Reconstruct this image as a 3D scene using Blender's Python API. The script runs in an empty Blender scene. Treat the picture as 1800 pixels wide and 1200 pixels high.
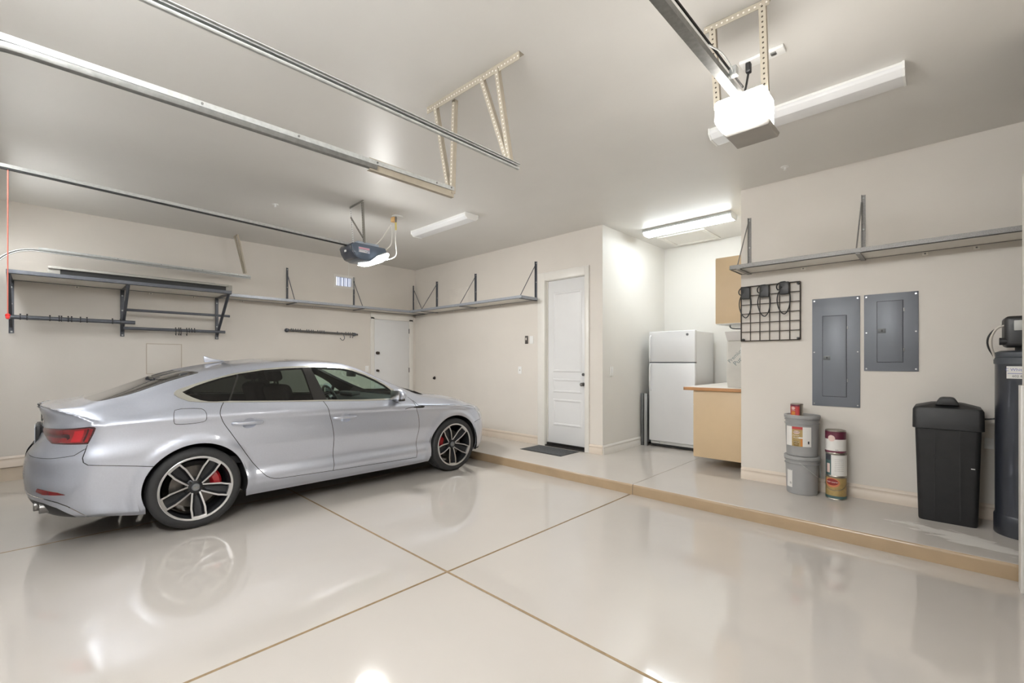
import bpy, bmesh, math, random
import numpy as np
from mathutils import Vector, Matrix, geometry
random.seed(7)
PI = math.pi
sc = bpy.context.scene
COL = sc.collection
WL = {}                                             # world location of every thing built so far

# ---------------------------------------------------------------- mesh builder
class MB:
    def __init__(s): s.bm = bmesh.new()
    def _merge(s, b, m=None):
        if m is not None: b.transform(m)
        me = bpy.data.meshes.new('tmp'); b.to_mesh(me); b.free()
        s.bm.from_mesh(me); bpy.data.meshes.remove(me); return s
    def box(s, x0, y0, z0, x1, y1, z1, bev=0, seg=2, m=None):
        b = bmesh.new(); bmesh.ops.create_cube(b, size=1)
        for v in b.verts:
            v.co = Vector(((x0+x1)/2+v.co.x*(x1-x0), (y0+y1)/2+v.co.y*(y1-y0), (z0+z1)/2+v.co.z*(z1-z0)))
        if bev: bmesh.ops.bevel(b, geom=b.edges[:], offset=bev, segments=seg, affect='EDGES', profile=.5)
        return s._merge(b, m)
    def cyl(s, p0, p1, r, seg=16, r2=None, caps=True, bev=0):
        p0, p1 = Vector(p0), Vector(p1); d = p1-p0
        b = bmesh.new()
        bmesh.ops.create_cone(b, cap_ends=caps, segments=seg, radius1=r, radius2=r if r2 is None else r2, depth=d.length)
        if bev:
            es = [e for e in b.edges if len(e.link_faces) == 2 and any(len(f.verts) > 4 for f in e.link_faces)]
            bmesh.ops.bevel(b, geom=es, offset=bev, segments=2, affect='EDGES', profile=.5)
        m = Matrix.Translation((p0+p1)/2) @ d.to_track_quat('Z', 'Y').to_matrix().to_4x4()
        return s._merge(b, m)
    def sph(s, c, r, seg=16, sc_=(1, 1, 1)):
        b = bmesh.new(); bmesh.ops.create_uvsphere(b, u_segments=seg, v_segments=max(6, seg//2), radius=r)
        return s._merge(b, Matrix.Translation(c) @ Matrix.Diagonal((*sc_, 1)))
    def tube(s, pts, r, seg=8, closed=False, smooth=0):
        P = [Vector(p) for p in pts]
        for _ in range(smooth):
            Q = []
            n = len(P)
            for i in range(n if closed else n-1):
                a, c = P[i], P[(i+1) % n]
                Q += [a*.75+c*.25, a*.25+c*.75]
            if not closed: Q = [P[0]]+Q+[P[-1]]
            P = Q
        n = len(P); rings = []; b = s.bm; up = None
        for i in range(n):
            if closed: t = P[(i+1) % n]-P[i-1]
            else: t = P[min(i+1, n-1)]-P[max(i-1, 0)]
            if t.length < 1e-9: t = Vector((0, 0, 1))
            t.normalize()
            if up is None: up = Vector((0, 0, 1)) if abs(t.z) < .9 else Vector((1, 0, 0))
            sx = t.cross(up)
            if sx.length < 1e-6: sx = t.orthogonal()
            sx.normalize(); up = sx.cross(t).normalized()
            rings.append([b.verts.new(P[i]+(sx*math.cos(2*PI*k/seg)+up*math.sin(2*PI*k/seg))*r) for k in range(seg)])
        for i in range(n if closed else n-1):
            A, B = rings[i], rings[(i+1) % n]
            for k in range(seg):
                b.faces.new((A[k], A[(k+1) % seg], B[(k+1) % seg], B[k]))
        if not closed:
            b.faces.new(rings[0][::-1]); b.faces.new(rings[-1])
        return s
    def lathe(s, prof, c=(0, 0, 0), seg=32, axis='z', m=None):
        b = bmesh.new(); rings = []
        for r, h in prof:
            if r < 1e-6:
                rings.append([b.verts.new((0, 0, h))])
            else:
                rings.append([b.verts.new((r*math.cos(2*PI*k/seg), r*math.sin(2*PI*k/seg), h)) for k in range(seg)])
        for A, B in zip(rings, rings[1:]):
            for k in range(seg):
                k2 = (k+1) % seg
                if len(A) == 1 and len(B) == 1: continue
                if len(A) == 1: b.faces.new((A[0], B[k2], B[k]))
                elif len(B) == 1: b.faces.new((A[k], A[k2], B[0]))
                else: b.faces.new((A[k], A[k2], B[k2], B[k]))
        bmesh.ops.recalc_face_normals(b, faces=b.faces[:])
        R = {'z': Matrix.Identity(4), 'x': Matrix.Rotation(PI/2, 4, 'Y'), 'y': Matrix.Rotation(-PI/2, 4, 'X')}[axis]
        M_ = Matrix.Translation(c) @ R
        if m is not None: M_ = m @ M_
        return s._merge(b, M_)
    def prism(s, poly, axis, a0, a1, m=None, bev=0):
        """poly in the two other axes (cyclic order: x->(y,z), y->(x,z), z->(x,y)), pushed from a0 to a1"""
        b = bmesh.new()
        def P(p, a): return {'x': (a, p[0], p[1]), 'y': (p[0], a, p[1]), 'z': (p[0], p[1], a)}[axis]
        A = [b.verts.new(P(p, a0)) for p in poly]; B = [b.verts.new(P(p, a1)) for p in poly]
        b.faces.new(A); b.faces.new(B[::-1])
        n = len(poly)
        for i in range(n): b.faces.new((A[i], B[i], B[(i+1) % n], A[(i+1) % n]))
        bmesh.ops.recalc_face_normals(b, faces=b.faces[:])
        if bev: bmesh.ops.bevel(b, geom=b.edges[:], offset=bev, segments=2, affect='EDGES', profile=.5)
        return s._merge(b, m)
    def sweep(s, prof, path):
        """closed profile (u across = world x, v along the path normal) carried along a path in the y-z plane"""
        b = s.bm; rings = []; n = len(path)
        for i, (x, y, z) in enumerate(path):
            a = path[max(i-1, 0)]; c = path[min(i+1, n-1)]
            t = Vector((0, c[1]-a[1], c[2]-a[2])).normalized(); nrm = Vector((0, -t.z, t.y))
            if nrm.z < -.01: nrm = -nrm
            rings.append([b.verts.new(Vector((x+u, y, z))+nrm*v) for u, v in prof])
        k = len(prof)
        for A, B in zip(rings, rings[1:]):
            for i in range(k): b.faces.new((A[i], A[(i+1) % k], B[(i+1) % k], B[i]))
        b.faces.new(rings[0][::-1]); b.faces.new(rings[-1])
        bmesh.ops.recalc_face_normals(b, faces=b.faces[:])
        return s
    def done(s, name, mat, parent=None, loc=None, smooth=35, sub=0):
        org = Vector(WL[parent.name]) if parent is not None else Vector(loc or (0, 0, 0))
        wl = org
        if parent is None and loc is None: org = wl = Vector((0, 0, 0))
        if org.length: s.bm.transform(Matrix.Translation(-org))
        me = bpy.data.meshes.new(name); s.bm.to_mesh(me); s.bm.free()
        for mm in (mat if isinstance(mat, (list, tuple)) else [mat]): me.materials.append(mm)
        if smooth:
            me.shade_smooth(); me.set_sharp_from_angle(angle=math.radians(smooth))
        o = bpy.data.objects.new(name, me); COL.objects.link(o)
        if parent is not None: o.parent = parent
        else: o.location = wl
        WL[o.name] = tuple(wl)
        if sub:
            md = o.modifiers.new('sub', 'SUBSURF'); md.levels = md.render_levels = sub
        return o

def tag(o, label, cat, group=None, kind=None):
    o['label'] = label; o['category'] = cat
    if group: o['group'] = group
    if kind: o['kind'] = kind
    return o
def thing(name, label, cat, loc=(0, 0, 0), group=None):
    o = bpy.data.objects.new(name, None); COL.objects.link(o)
    o.location = loc; o.empty_display_size = .05; WL[o.name] = tuple(loc)
    return tag(o, label, cat, group)
def structure(mb, name, mat, parent=None, smooth=35):
    o = mb.done(name, mat, parent, smooth=smooth)
    if parent is None: o['kind'] = 'structure'
    return o
def copy_tree(o, loc, label=None, group=None):
    c = o.copy(); COL.objects.link(c); c.location = loc; WL[c.name] = tuple(loc)
    if label: c['label'] = label
    if group: c['group'] = group
    def rec(src, dst):
        for ch in list(src.children):
            d = ch.copy(); COL.objects.link(d); d.parent = dst; WL[d.name] = tuple(loc); rec(ch, d)
    rec(o, c); return c
def text_mesh(txt, size, m, mat, name, parent, wrap=None, depth=.0006):
    """lettering as a mesh; wrap=(centre x, centre y, radius, mid angle) bends it round an upright cylinder"""
    cu = bpy.data.curves.new('txt', 'FONT'); cu.body = txt; cu.size = size; cu.align_x = 'CENTER'; cu.align_y = 'CENTER'
    cu.extrude = 0 if wrap else depth; cu.resolution_u = 3
    to = bpy.data.objects.new('txt', cu); COL.objects.link(to)
    dg = bpy.context.evaluated_depsgraph_get()
    me = bpy.data.meshes.new_from_object(to.evaluated_get(dg))
    bpy.data.objects.remove(to); bpy.data.curves.remove(cu)
    mb = MB(); mb.bm.from_mesh(me); bpy.data.meshes.remove(me)
    if wrap:
        cx, cy, r, a0, z = wrap
        for v in mb.bm.verts:
            a = a0+v.co.x/r; v.co = Vector((cx+r*math.cos(a), cy+r*math.sin(a), z+v.co.y))
    else: mb.bm.transform(m)
    return mb.done(name, mat, parent, smooth=0)
def patch_cyl(c, r, a0, a1, z0, z1, n=12):
    """a label sheet bent round an upright cylinder (angles in radians)"""
    mb = MB(); prev = None
    for i in range(n+1):
        a = a0+(a1-a0)*i/n
        x, y = c[0]+r*math.cos(a), c[1]+r*math.sin(a)
        cur = (mb.bm.verts.new((x, y, z0)), mb.bm.verts.new((x, y, z1)))
        if prev: mb.bm.faces.new((prev[0], cur[0], cur[1], prev[1]))
        prev = cur
    return mb

# ---------------------------------------------------------------- materials
def lin(r, g, b):
    f = lambda c: (c/12.92 if c <= .04045 else ((c+.055)/1.055)**2.4)
    return tuple(f(x/255) for x in (r, g, b))
def mat(name, col, rough=.5, metal=0., var=.05, scale=6, bump=0., bscale=150, coat=0., spec=.5, rvar=0., trans=0., coat_rough=.05):
    m = bpy.data.materials.new(name); m.use_nodes = True
    nt = m.node_tree; N, L = nt.nodes, nt.links
    p = N['Principled BSDF']
    tc = N.new('ShaderNodeTexCoord')
    nz = N.new('ShaderNodeTexNoise'); nz.inputs['Scale'].default_value = scale; nz.inputs['Detail'].default_value = 4
    L.new(tc.outputs['Object'], nz.inputs['Vector'])
    rp = N.new('ShaderNodeValToRGB'); rp.color_ramp.elements[0].position = .3; rp.color_ramp.elements[1].position = .7
    rp.color_ramp.elements[0].color = (*[c*(1-var) for c in col], 1)
    rp.color_ramp.elements[1].color = (*[min(1, c*(1+var)) for c in col], 1)
    L.new(nz.outputs['Fac'], rp.inputs['Fac']); L.new(rp.outputs['Color'], p.inputs['Base Color'])
    p.inputs['Roughness'].default_value = rough; p.inputs['Metallic'].default_value = metal
    p.inputs['Coat Weight'].default_value = coat; p.inputs['Coat Roughness'].default_value = coat_rough
    p.inputs['Specular IOR Level'].default_value = spec
    p.inputs['Transmission Weight'].default_value = trans
    if rvar:
        mr = N.new('ShaderNodeMapRange'); mr.inputs['To Min'].default_value = max(0, rough-rvar); mr.inputs['To Max'].default_value = rough+rvar
        L.new(nz.outputs['Fac'], mr.inputs['Value']); L.new(mr.outputs['Result'], p.inputs['Roughness'])
    if bump:
        b2 = N.new('ShaderNodeTexNoise'); b2.inputs['Scale'].default_value = bscale; b2.inputs['Detail'].default_value = 3
        L.new(tc.outputs['Object'], b2.inputs['Vector'])
        bp = N.new('ShaderNodeBump'); bp.inputs['Strength'].default_value = bump; bp.inputs['Distance'].default_value = .01
        L.new(b2.outputs['Fac'], bp.inputs['Height']); L.new(bp.outputs['Normal'], p.inputs['Normal'])
    return m
def emis(name, col, strength):
    m = bpy.data.materials.new(name); m.use_nodes = True
    nt = m.node_tree; p = nt.nodes['Principled BSDF']
    p.inputs['Base Color'].default_value = (.9, .9, .9, 1); p.inputs['Roughness'].default_value = .4
    p.inputs['Emission Color'].default_value = (*col, 1); p.inputs['Emission Strength'].default_value = strength
    return m
def glass(name, tint, refl=1.0, rough=.0):
    """window glass: see-through tint under a clear reflecting surface"""
    m = bpy.data.materials.new(name); m.use_nodes = True
    nt = m.node_tree; N, L = nt.nodes, nt.links; N.clear()
    out = N.new('ShaderNodeOutputMaterial'); mx = N.new('ShaderNodeMixShader'); tr = N.new('ShaderNodeBsdfTransparent')
    gl = N.new('ShaderNodeBsdfGlossy'); gl.inputs['Roughness'].default_value = rough; gl.inputs['Color'].default_value = (refl, refl, refl, 1)
    fr = N.new('ShaderNodeFresnel'); ge = N.new('ShaderNodeNewGeometry'); mr = N.new('ShaderNodeMapRange')
    mr.inputs['To Min'].default_value = 1.5; mr.inputs['To Max'].default_value = 1/1.5       # thin pane: same reflection from both sides
    L.new(ge.outputs['Backfacing'], mr.inputs['Value']); L.new(mr.outputs['Result'], fr.inputs['IOR'])
    tr.inputs['Color'].default_value = (*tint, 1)
    L.new(fr.outputs[0], mx.inputs[0]); L.new(tr.outputs[0], mx.inputs[1]); L.new(gl.outputs[0], mx.inputs[2]); L.new(mx.outputs[0], out.inputs[0])
    return m

m_wall = mat('wall_paint', lin(218, 212, 204), .55, var=.02, scale=2, bump=.05, bscale=90)
m_wall_lit = mat('alcove_wall_lit', lin(226, 224, 219), .5, var=.015, scale=2, bump=.05, bscale=90)  # wall paint made whiter, so the alcove lamp's light sits in the colour
m_ceil = mat('ceiling_paint', lin(221, 219, 215), .40, var=.02, scale=1.5, bump=.10, bscale=14, spec=.5)
m_trim = mat('trim_paint', lin(228, 225, 219), .35, var=.01)
m_base = mat('baseboard_paint', lin(216, 203, 188), .4, var=.02)
m_door = mat('door_paint', lin(224, 224, 224), .35, var=.01)
m_joint = mat('joint_filler', lin(132, 112, 84), .5, var=.15, scale=30)
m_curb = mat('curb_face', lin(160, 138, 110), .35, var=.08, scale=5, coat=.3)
m_stem = mat('stem_concrete', lin(196, 182, 164), .6, var=.06)
m_galv = mat('galvanised_steel', lin(186, 188, 186), .42, .45, var=.12, scale=40)
m_galv_dark = mat('dull_and_shaded_steel', lin(128, 128, 126), .45, .8, var=.12, scale=40)
m_perf = mat('beige_perforated_steel', lin(180, 171, 155), .5, .5, var=.06, scale=20)
m_hole = mat('hole_dark', lin(70, 62, 52), .8)
m_holelight = mat('hole_light', lin(232, 228, 220), .6)
m_rack = mat('rack_grey_paint', lin(92, 95, 102), .45, .3, var=.08, scale=30)
m_rackedge = mat('rack_edge_steel', lin(168, 172, 180), .4, .35, var=.10, scale=60)
m_rackdk = mat('rack_speckled_steel', lin(142, 140, 138), .5, .3, var=.25, scale=160)
m_deck = mat('shelf_deck', lin(234, 230, 222), .5, var=.03)
m_white = mat('white_plastic', lin(236, 236, 234), .3, var=.01)
m_whitecord = mat('white_cord', lin(232, 230, 224), .4)
m_black = mat('black_plastic', lin(30, 30, 31), .45, var=.1, scale=20)
m_blackm = mat('black_metal', lin(38, 36, 35), .4, .4)
m_steel = mat('steel', lin(190, 190, 188), .3, 1.0, var=.04)
m_bronze = mat('oiled_bronze', lin(70, 62, 56), .35, .8)
m_nickel = mat('satin_nickel', lin(120, 118, 116), .3, .9)
# ---------------------------------------------------------------- the room (metres; the photographer stood at x=0, y=0)
XL, YB, HC, XA, XB, YA, PZ, YC = -8.085, 5.46, 3.357, -3.471, -1.651, 7.404, .11, 4.3775
X0, Y0, XJ = -2.435, 1.90, -5.08          # slab joints
XR, YF = .39, -.62
XN = 1.35                                 # end of the nook past the right wall

# floor: slabs with sunk filler joints, glossy coating
def floor_mat():
    m = mat('epoxy_floor', lin(193, 187, 180), .065, var=.025, scale=1.2, rvar=.02)
    nt = m.node_tree; N, L = nt.nodes, nt.links; p = N['Principled BSDF']
    p.inputs['IOR'].default_value = 1.85
    tc = N.new('ShaderNodeTexCoord'); nz = N.new('ShaderNodeTexNoise'); nz.inputs['Scale'].default_value = 3.0; nz.inputs['Detail'].default_value = 6
    L.new(tc.outputs['Object'], nz.inputs['Vector'])
    bp = N.new('ShaderNodeBump'); bp.inputs['Strength'].default_value = .05; bp.inputs['Distance'].default_value = .02
    L.new(nz.outputs['Fac'], bp.inputs['Height']); L.new(bp.outputs['Normal'], p.inputs['Normal'])
    return m
m_floor = floor_mat()
def step_mat():
    """same coating on the raised step, with the chalky mineral stain by the brine tank"""
    m = floor_mat(); m.name = 'epoxy_step'
    nt = m.node_tree; N, L = nt.nodes, nt.links; p = N['Principled BSDF']
    base = p.inputs['Base Color'].links[0].from_socket
    tc = N.new('ShaderNodeTexCoord'); mp = N.new('ShaderNodeMapping')
    mp.inputs['Location'].default_value = (-.09, -4.75, 0)
    L.new(tc.outputs['Object'], mp.inputs['Vector'])
    sx = N.new('ShaderNodeSeparateXYZ'); L.new(mp.outputs[0], sx.inputs[0])
    def math_(op, a, b=None):
        n = N.new('ShaderNodeMath'); n.operation = op
        for i, v in enumerate((a, b)):
            if v is None: continue
            if isinstance(v, (int, float)): n.inputs[i].default_value = v
            else: L.new(v, n.inputs[i])
        return n.outputs[0]
    ux = math_('MULTIPLY', sx.outputs['X'], 2.6)
    uy = math_('MULTIPLY', math_('ADD', sx.outputs['Y'], math_('MULTIPLY', sx.outputs['X'], .35)), 7.0)
    d = math_('SQRT', math_('ADD', math_('POWER', ux, 2.0), math_('POWER', math_('ABSOLUTE', uy), 2.0)))
    nz = N.new('ShaderNodeTexNoise'); nz.inputs['Scale'].default_value = 9; nz.inputs['Detail'].default_value = 8; nz.inputs['Distortion'].default_value = .8
    mp2 = N.new('ShaderNodeMapping'); mp2.inputs['Scale'].default_value = (.45, 1.6, 1); L.new(tc.outputs['Object'], mp2.inputs['Vector']); L.new(mp2.outputs[0], nz.inputs['Vector'])
    k = math_('ADD', math_('SUBTRACT', 1.0, d), math_('MULTIPLY', math_('SUBTRACT', nz.outputs['Fac'], .5), 2.4))
    cl = N.new('ShaderNodeClamp'); L.new(math_('MULTIPLY', k, 2.2), cl.inputs[0])
    mx = N.new('ShaderNodeMix'); mx.data_type = 'RGBA'
    L.new(math_('MULTIPLY', cl.outputs[0], .8), mx.inputs[0]); L.new(base, mx.inputs[6]); mx.inputs[7].default_value = (*lin(226, 223, 217), 1)
    L.new(mx.outputs[2], p.inputs['Base Color'])
    L.new(math_('ADD', .10, math_('MULTIPLY', cl.outputs[0], .5)), p.inputs['Roughness'])
    return m
m_step = step_mat()

def floor_mesh():
    g = .010
    xs = [(XL-.1, 0), (XJ-g, 0), (XJ, 1), (XJ+g, 0), (X0-g, 0), (X0, 1), (X0+g, 0), (XN, 0)]
    ys = [(YF-.1, 0), (Y0-g, 0), (Y0, 1), (Y0+g, 0), (YC+.02, 0)]
    bm = bmesh.new()
    V = [[bm.verts.new((x, y, -.005 if (a or b) else 0)) for y, b in ys] for x, a in xs]
    for i in range(len(xs)-1):
        for j in range(len(ys)-1):
            f = bm.faces.new((V[i][j], V[i+1][j], V[i+1][j+1], V[i][j+1]))
            if xs[i][1] or xs[i+1][1] or ys[j][1] or ys[j+1][1]: f.material_index = 1
    mb = MB(); mb.bm.free(); mb.bm = bm
    return mb
o = floor_mesh().done('floor', [m_floor, m_joint], smooth=0); o['kind'] = 'structure'
# raised step along the back, rounded nosing; two pours with a joint between
def step(x0, x1):
    mb = MB()
    prof = [(YC, -.02), (YC, .085), (YC+.003, .098), (YC+.010, .107), (YC+.022, PZ), (YA+.15, PZ), (YA+.15, -.02)]
    mb.prism(prof, 'x', x0, x1)
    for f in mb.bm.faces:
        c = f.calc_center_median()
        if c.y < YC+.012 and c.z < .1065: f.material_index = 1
    return mb
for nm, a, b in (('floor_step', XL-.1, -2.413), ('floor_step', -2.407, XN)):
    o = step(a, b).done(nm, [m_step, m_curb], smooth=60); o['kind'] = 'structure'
structure(MB().box(-2.4125, YC+.004, .0, -2.4075, YC+.02, .105), 'trim_3', m_hole)
structure(MB().box(-2.4125, YC+.02, .1, -2.4075, 5.66, PZ+.0006), 'trim_4', mat('joint_grey', lin(150, 140, 126), .6))
# ceiling
structure(MB().box(XL-.1, YF-.1, HC, XN+.1, YA+.15, HC+.1), 'ceiling', m_ceil)
# walls
T = .12
# left wall with the little window hole
WY0, WY1, WZ0, WZ1 = 3.715, 4.065, 2.815, 3.02
mb = MB()
mb.box(XL-T, YF-T, 0, XL, WY0, HC); mb.box(XL-T, WY1, 0, XL, YB+T, HC)
mb.box(XL-T, WY0, 0, XL, WY1, WZ0); mb.box(XL-T, WY0, WZ1, XL, WY1, HC)
structure(mb, 'wall_left', m_wall)
# back wall with the house door opening
DX0, DX1, DZ = -4.515, -3.765, 2.69
mb = MB()
mb.box(XL-T, YB, 0, DX0, YB+T, HC); mb.box(DX1, YB, 0, XA, YB+T, HC); mb.box(DX0, YB, DZ, DX1, YB+T, HC)
mb.box(DX0-.02, YB+T, 0, DX1+.02, YB+T+.02, DZ+.02)
structure(mb, 'wall_back', m_wall)
structure(MB().box(XB, YB, 0, XN+.1, YB+T, HC), 'wall_back_right', m_wall)
# alcove walls, in the wall colour whitened for the lamp's brightness
mb = MB(); mb.box(XA-.10, YB+T, 0, XA, YA+T, HC)
structure(mb, 'wall_alcove_left', m_wall_lit)
structure(MB().box(XA-.02, YB+.001, 0, XA+.0015, YB+T+.01, HC), 'trim_5', m_wall_lit)
structure(MB().box(XA-.1, YA, 0, XB+.1, YA+T, HC), 'wall_alcove_back', m_wall_lit)
structure(MB().box(XB, YB+T, 0, XB+.1, YA+T, HC), 'wall_alcove_right', m_wall_lit)
structure(MB().box(XB-.0015, YB+.001, 0, XB+.02, YB+T+.01, HC), 'trim_6', m_wall_lit)
# right side wall of the bay, ending in a low wall post; nook behind it
structure(MB().box(XR, YF-T, 0, XR+T, 4.16, HC), 'wall_right', m_wall)
structure(MB().box(XN, 3.9, 0, XN+T, YB+T, HC), 'wall_nook', m_wall)
structure(MB().box(XR, 4.04, 0, XN+T, 4.16, HC), 'wall_nook_front', m_wall)
# front wall, two closed sectional doors behind the photographer
structure(MB().box(XL-T, YF-T, 0, XR+T, YF, HC), 'wall_front', m_wall)
def garage_door(n, x0, x1):
    d = structure(MB().box(x0, YF+.01, .01, x1, YF+.05, 2.55), 'door_%d' % n, m_white)
    for i in range(5):
        z = .02+i*.506
        structure(MB().box(x0+.005, YF+.05, z, x1-.005, YF+.075, z+.498, .006), 'door_section', m_door, d)
garage_door(3, -7.62, -2.68); garage_door(4, -1.80, .28)

# white cased post at the right edge: tall rounded casing and a wider low board
mb = MB()
prof = [(XR+.02, 0), (XR+.02, 2.64), (XR, 2.64), (.373, 2.632), (.364, 2.617), (.3585, 2.595), (.3585, 0)]
mb.prism(prof, 'y', 4.17, 4.292)
structure(mb, 'trim_1', m_trim)
structure(MB().box(.3425, 4.17, 0, .3580, 4.296, 1.278, .002), 'trim_2', m_trim)

# baseboards: stepped profile
def baseboard(name, axis, a0, a1, face, sgn, z0, mat_=None):
    """runs along axis from a0 to a1; face = wall plane, sgn = direction into the room"""
    pr = [(0, 0), (.017, 0), (.017, .070), (.012, .078), (.012, .100), (.016, .106), (.011, .118), (.006, .128), (0, .132)]
    poly = [(face+sgn*d, z0+h) for d, h in pr]
    mb = MB()
    if axis == 'x':
        mb.prism(poly, 'x', a0, a1)
    else:
        mb.prism(poly, 'y', a0, a1)
    structure(mb, name, mat_ or m_base)
baseboard('baseboard_back', 'x', XL, -4.665, YB, -1, PZ)
baseboard('baseboard_door_side', 'x', -3.69, XA, YB, -1, PZ)
baseboard('baseboard_right', 'x', XB, XN, YB, -1, PZ)
baseboard('baseboard_alcove_left', 'y', YB, YA, XA, 1, PZ, m_trim)
baseboard('baseboard_alcove_back', 'x', XA+.02, XB, YA, -1, PZ, m_trim)
baseboard('baseboard_left', 'y', YF, YC, XL+.012, 1, .166)
structure(MB().box(XL, YF, 0, XL+.014, YC, .160), 'trim_7', m_stem)

# doors ------------------------------------------------------------------
# house door: tall three-panel slab in a cased opening
mb = MB()
cw = .115
mb.box(DX0-cw-.03, YB-.02, PZ, DX0, YB, DZ+.13, .004); mb.box(DX1, YB-.02, PZ, DX1+.075, YB, DZ+.13, .004)
mb.box(DX0-.001, YB-.02, DZ, DX1+.001, YB, DZ+.13, .004)
mb.box(DX0-.001, YB-.005, PZ, DX0+.006, YB+T, DZ); mb.box(DX1-.006, YB-.005, PZ, DX1+.001, YB+T, DZ); mb.box(DX0, YB-.005, DZ-.006, DX1, YB+T, DZ+.001)
mb.box(DX0+.006, YB+.035, PZ, DX0+.02, YB+.05, DZ-.006); mb.box(DX1-.02, YB+.035, PZ, DX1-.006, YB+.05, DZ-.006)
structure(mb, 'trim_8', m_trim)
d1 = MB()
sx0, sx1, sy = DX0+.010, DX1-.008, YB+.05
d1.box(sx0, sy, .165, sx1, sy+.04, DZ-.008, .002)
d1 = structure(d1, 'door_1', m_door)
def panel(x0, x1, z0, z1, y, par):
    mb = MB()
    b = bmesh.new()
    rings = [(0, 0), (.012, .010), (.026, .010), (.040, .001)]
    R = []
    for ins, dep in rings:
        R.append([b.verts.new(p) for p in ((x0+ins, y-dep, z0+ins), (x1-ins, y-dep, z0+ins), (x1-ins, y-dep, z1-ins), (x0+ins, y-dep, z1-ins))])
    for A, B in zip(R, R[1:]):
        for i in range(4): b.faces.new((A[i], A[(i+1) % 4], B[(i+1) % 4], B[i]))
    b.faces.new(R[-1])
    mb._merge(b)
    structure(mb, 'door_panel', m_door, par, smooth=0)
px0, px1 = sx0+.105, sx1-.08
panel(px0, px1, 1.265, 2.50, sy, d1); panel(px0, px1, .95, 1.165, sy, d1); panel(px0, px1, .44, .85, sy, d1)
mb = MB(); mb.cyl((sx1-.055, sy, 1.09), (sx1-.055, sy-.012, 1.09), .028); mb.cyl((sx1-.055, sy-.01, 1.09), (sx1-.055, sy-.04, 1.09), .011); mb.sph((sx1-.055, sy-.055, 1.09), .027)
structure(mb, 'door_knob', m_nickel, d1)
mb = MB(); mb.cyl((sx1-.055, sy, 1.235), (sx1-.055, sy-.016, 1.235), .022)
structure(mb, 'door_lock', m_nickel, d1)
mb = MB(); mb.box(DX0, YB-.015, PZ, DX1, YB+.10, PZ+.018, .004); mb.box(DX0+.006, YB+.028, PZ+.018, DX1-.006, YB+.06, .166)
structure(mb, 'trim_9', m_blackm)
# plain white side door in the left wall
mb = MB()
mb.box(XL, 4.425, 0, XL+.018, 4.505, 2.30, .004); mb.box(XL, 5.30, 0, XL+.018, 5.395, 2.30, .004); mb.box(XL, 4.425, 2.265, XL+.018, 5.395, 2.39, .004)
structure(mb, 'trim_10', m_trim)
d2 = structure(MB().box(XL, 4.51, .12, XL+.010, 5.296, 2.262, .002), 'door_2', m_door)
for z, r in ((1.597, .030), (1.249, .024)):
    mb = MB(); mb.cyl((XL+.01, 4.565, z), (XL+.022, 4.565, z), r); mb.cyl((XL+.02, 4.565, z), (XL+.05, 4.565, z), r*.45); mb.sph((XL+.06, 4.565, z), r*.9)
    structure(mb, 'door_knob', m_bronze, d2)
for z in (2.06, 1.25, .35):
    structure(MB().box(XL+.004, 5.29, z-.05, XL+.021, 5.306, z+.05, .002), 'door_hinge', m_nickel, d2)
# little high window with frame and blind strips outside the glass
wn = MB()
f = .018
wn.box(XL-.08, WY0-.02, WZ0-.02, XL+.012, WY1+.02, WZ0+f); wn.box(XL-.08, WY0-.02, WZ1-f, XL+.012, WY1+.02, WZ1+.02)
wn.box(XL-.08, WY0-.02, WZ0+f, XL+.012, WY0+f, WZ1-f); wn.box(XL-.08, WY1-f, WZ0+f, XL+.012, WY1+.02, WZ1-f)
wn = structure(wn, 'window_1', m_trim)
structure(MB().box(XL-.045, WY0, WZ0, XL-.040, WY1, WZ1), 'window_pane', glass('window_glass', (.92, .95, 1.0)), wn)
mb = MB()
for i in range(7):
    y = WY0+.085+i*.036
    mb.box(XL-.075, y, WZ0+f, XL-.068, y+(.022 if i % 2 else .012), WZ1-f)
structure(mb, 'window_blind', mat('blind_white', lin(214, 214, 228), .6), wn)
# attic hatch frame in the alcove ceiling
mb = MB()
hx0, hx1, hy0, hy1, w = -3.22, -2.50, 6.62, 7.30, .06
mb.box(hx0, hy0, HC-.018, hx1, hy0+w, HC, .004); mb.box(hx0, hy1-w, HC-.018, hx1, hy1, HC, .004)
mb.box(hx0, hy0+w, HC-.018, hx0+w, hy1-w, HC, .004); mb.box(hx1-w, hy0+w, HC-.018, hx1, hy1-w, HC, .004)
structure(mb, 'trim_11', m_trim)
structure(MB().box(hx0+w-.01, hy0+w-.01, HC-.006, hx1-w+.01, hy1-w+.01, HC+.001), 'trim_12', m_trim)
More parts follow.
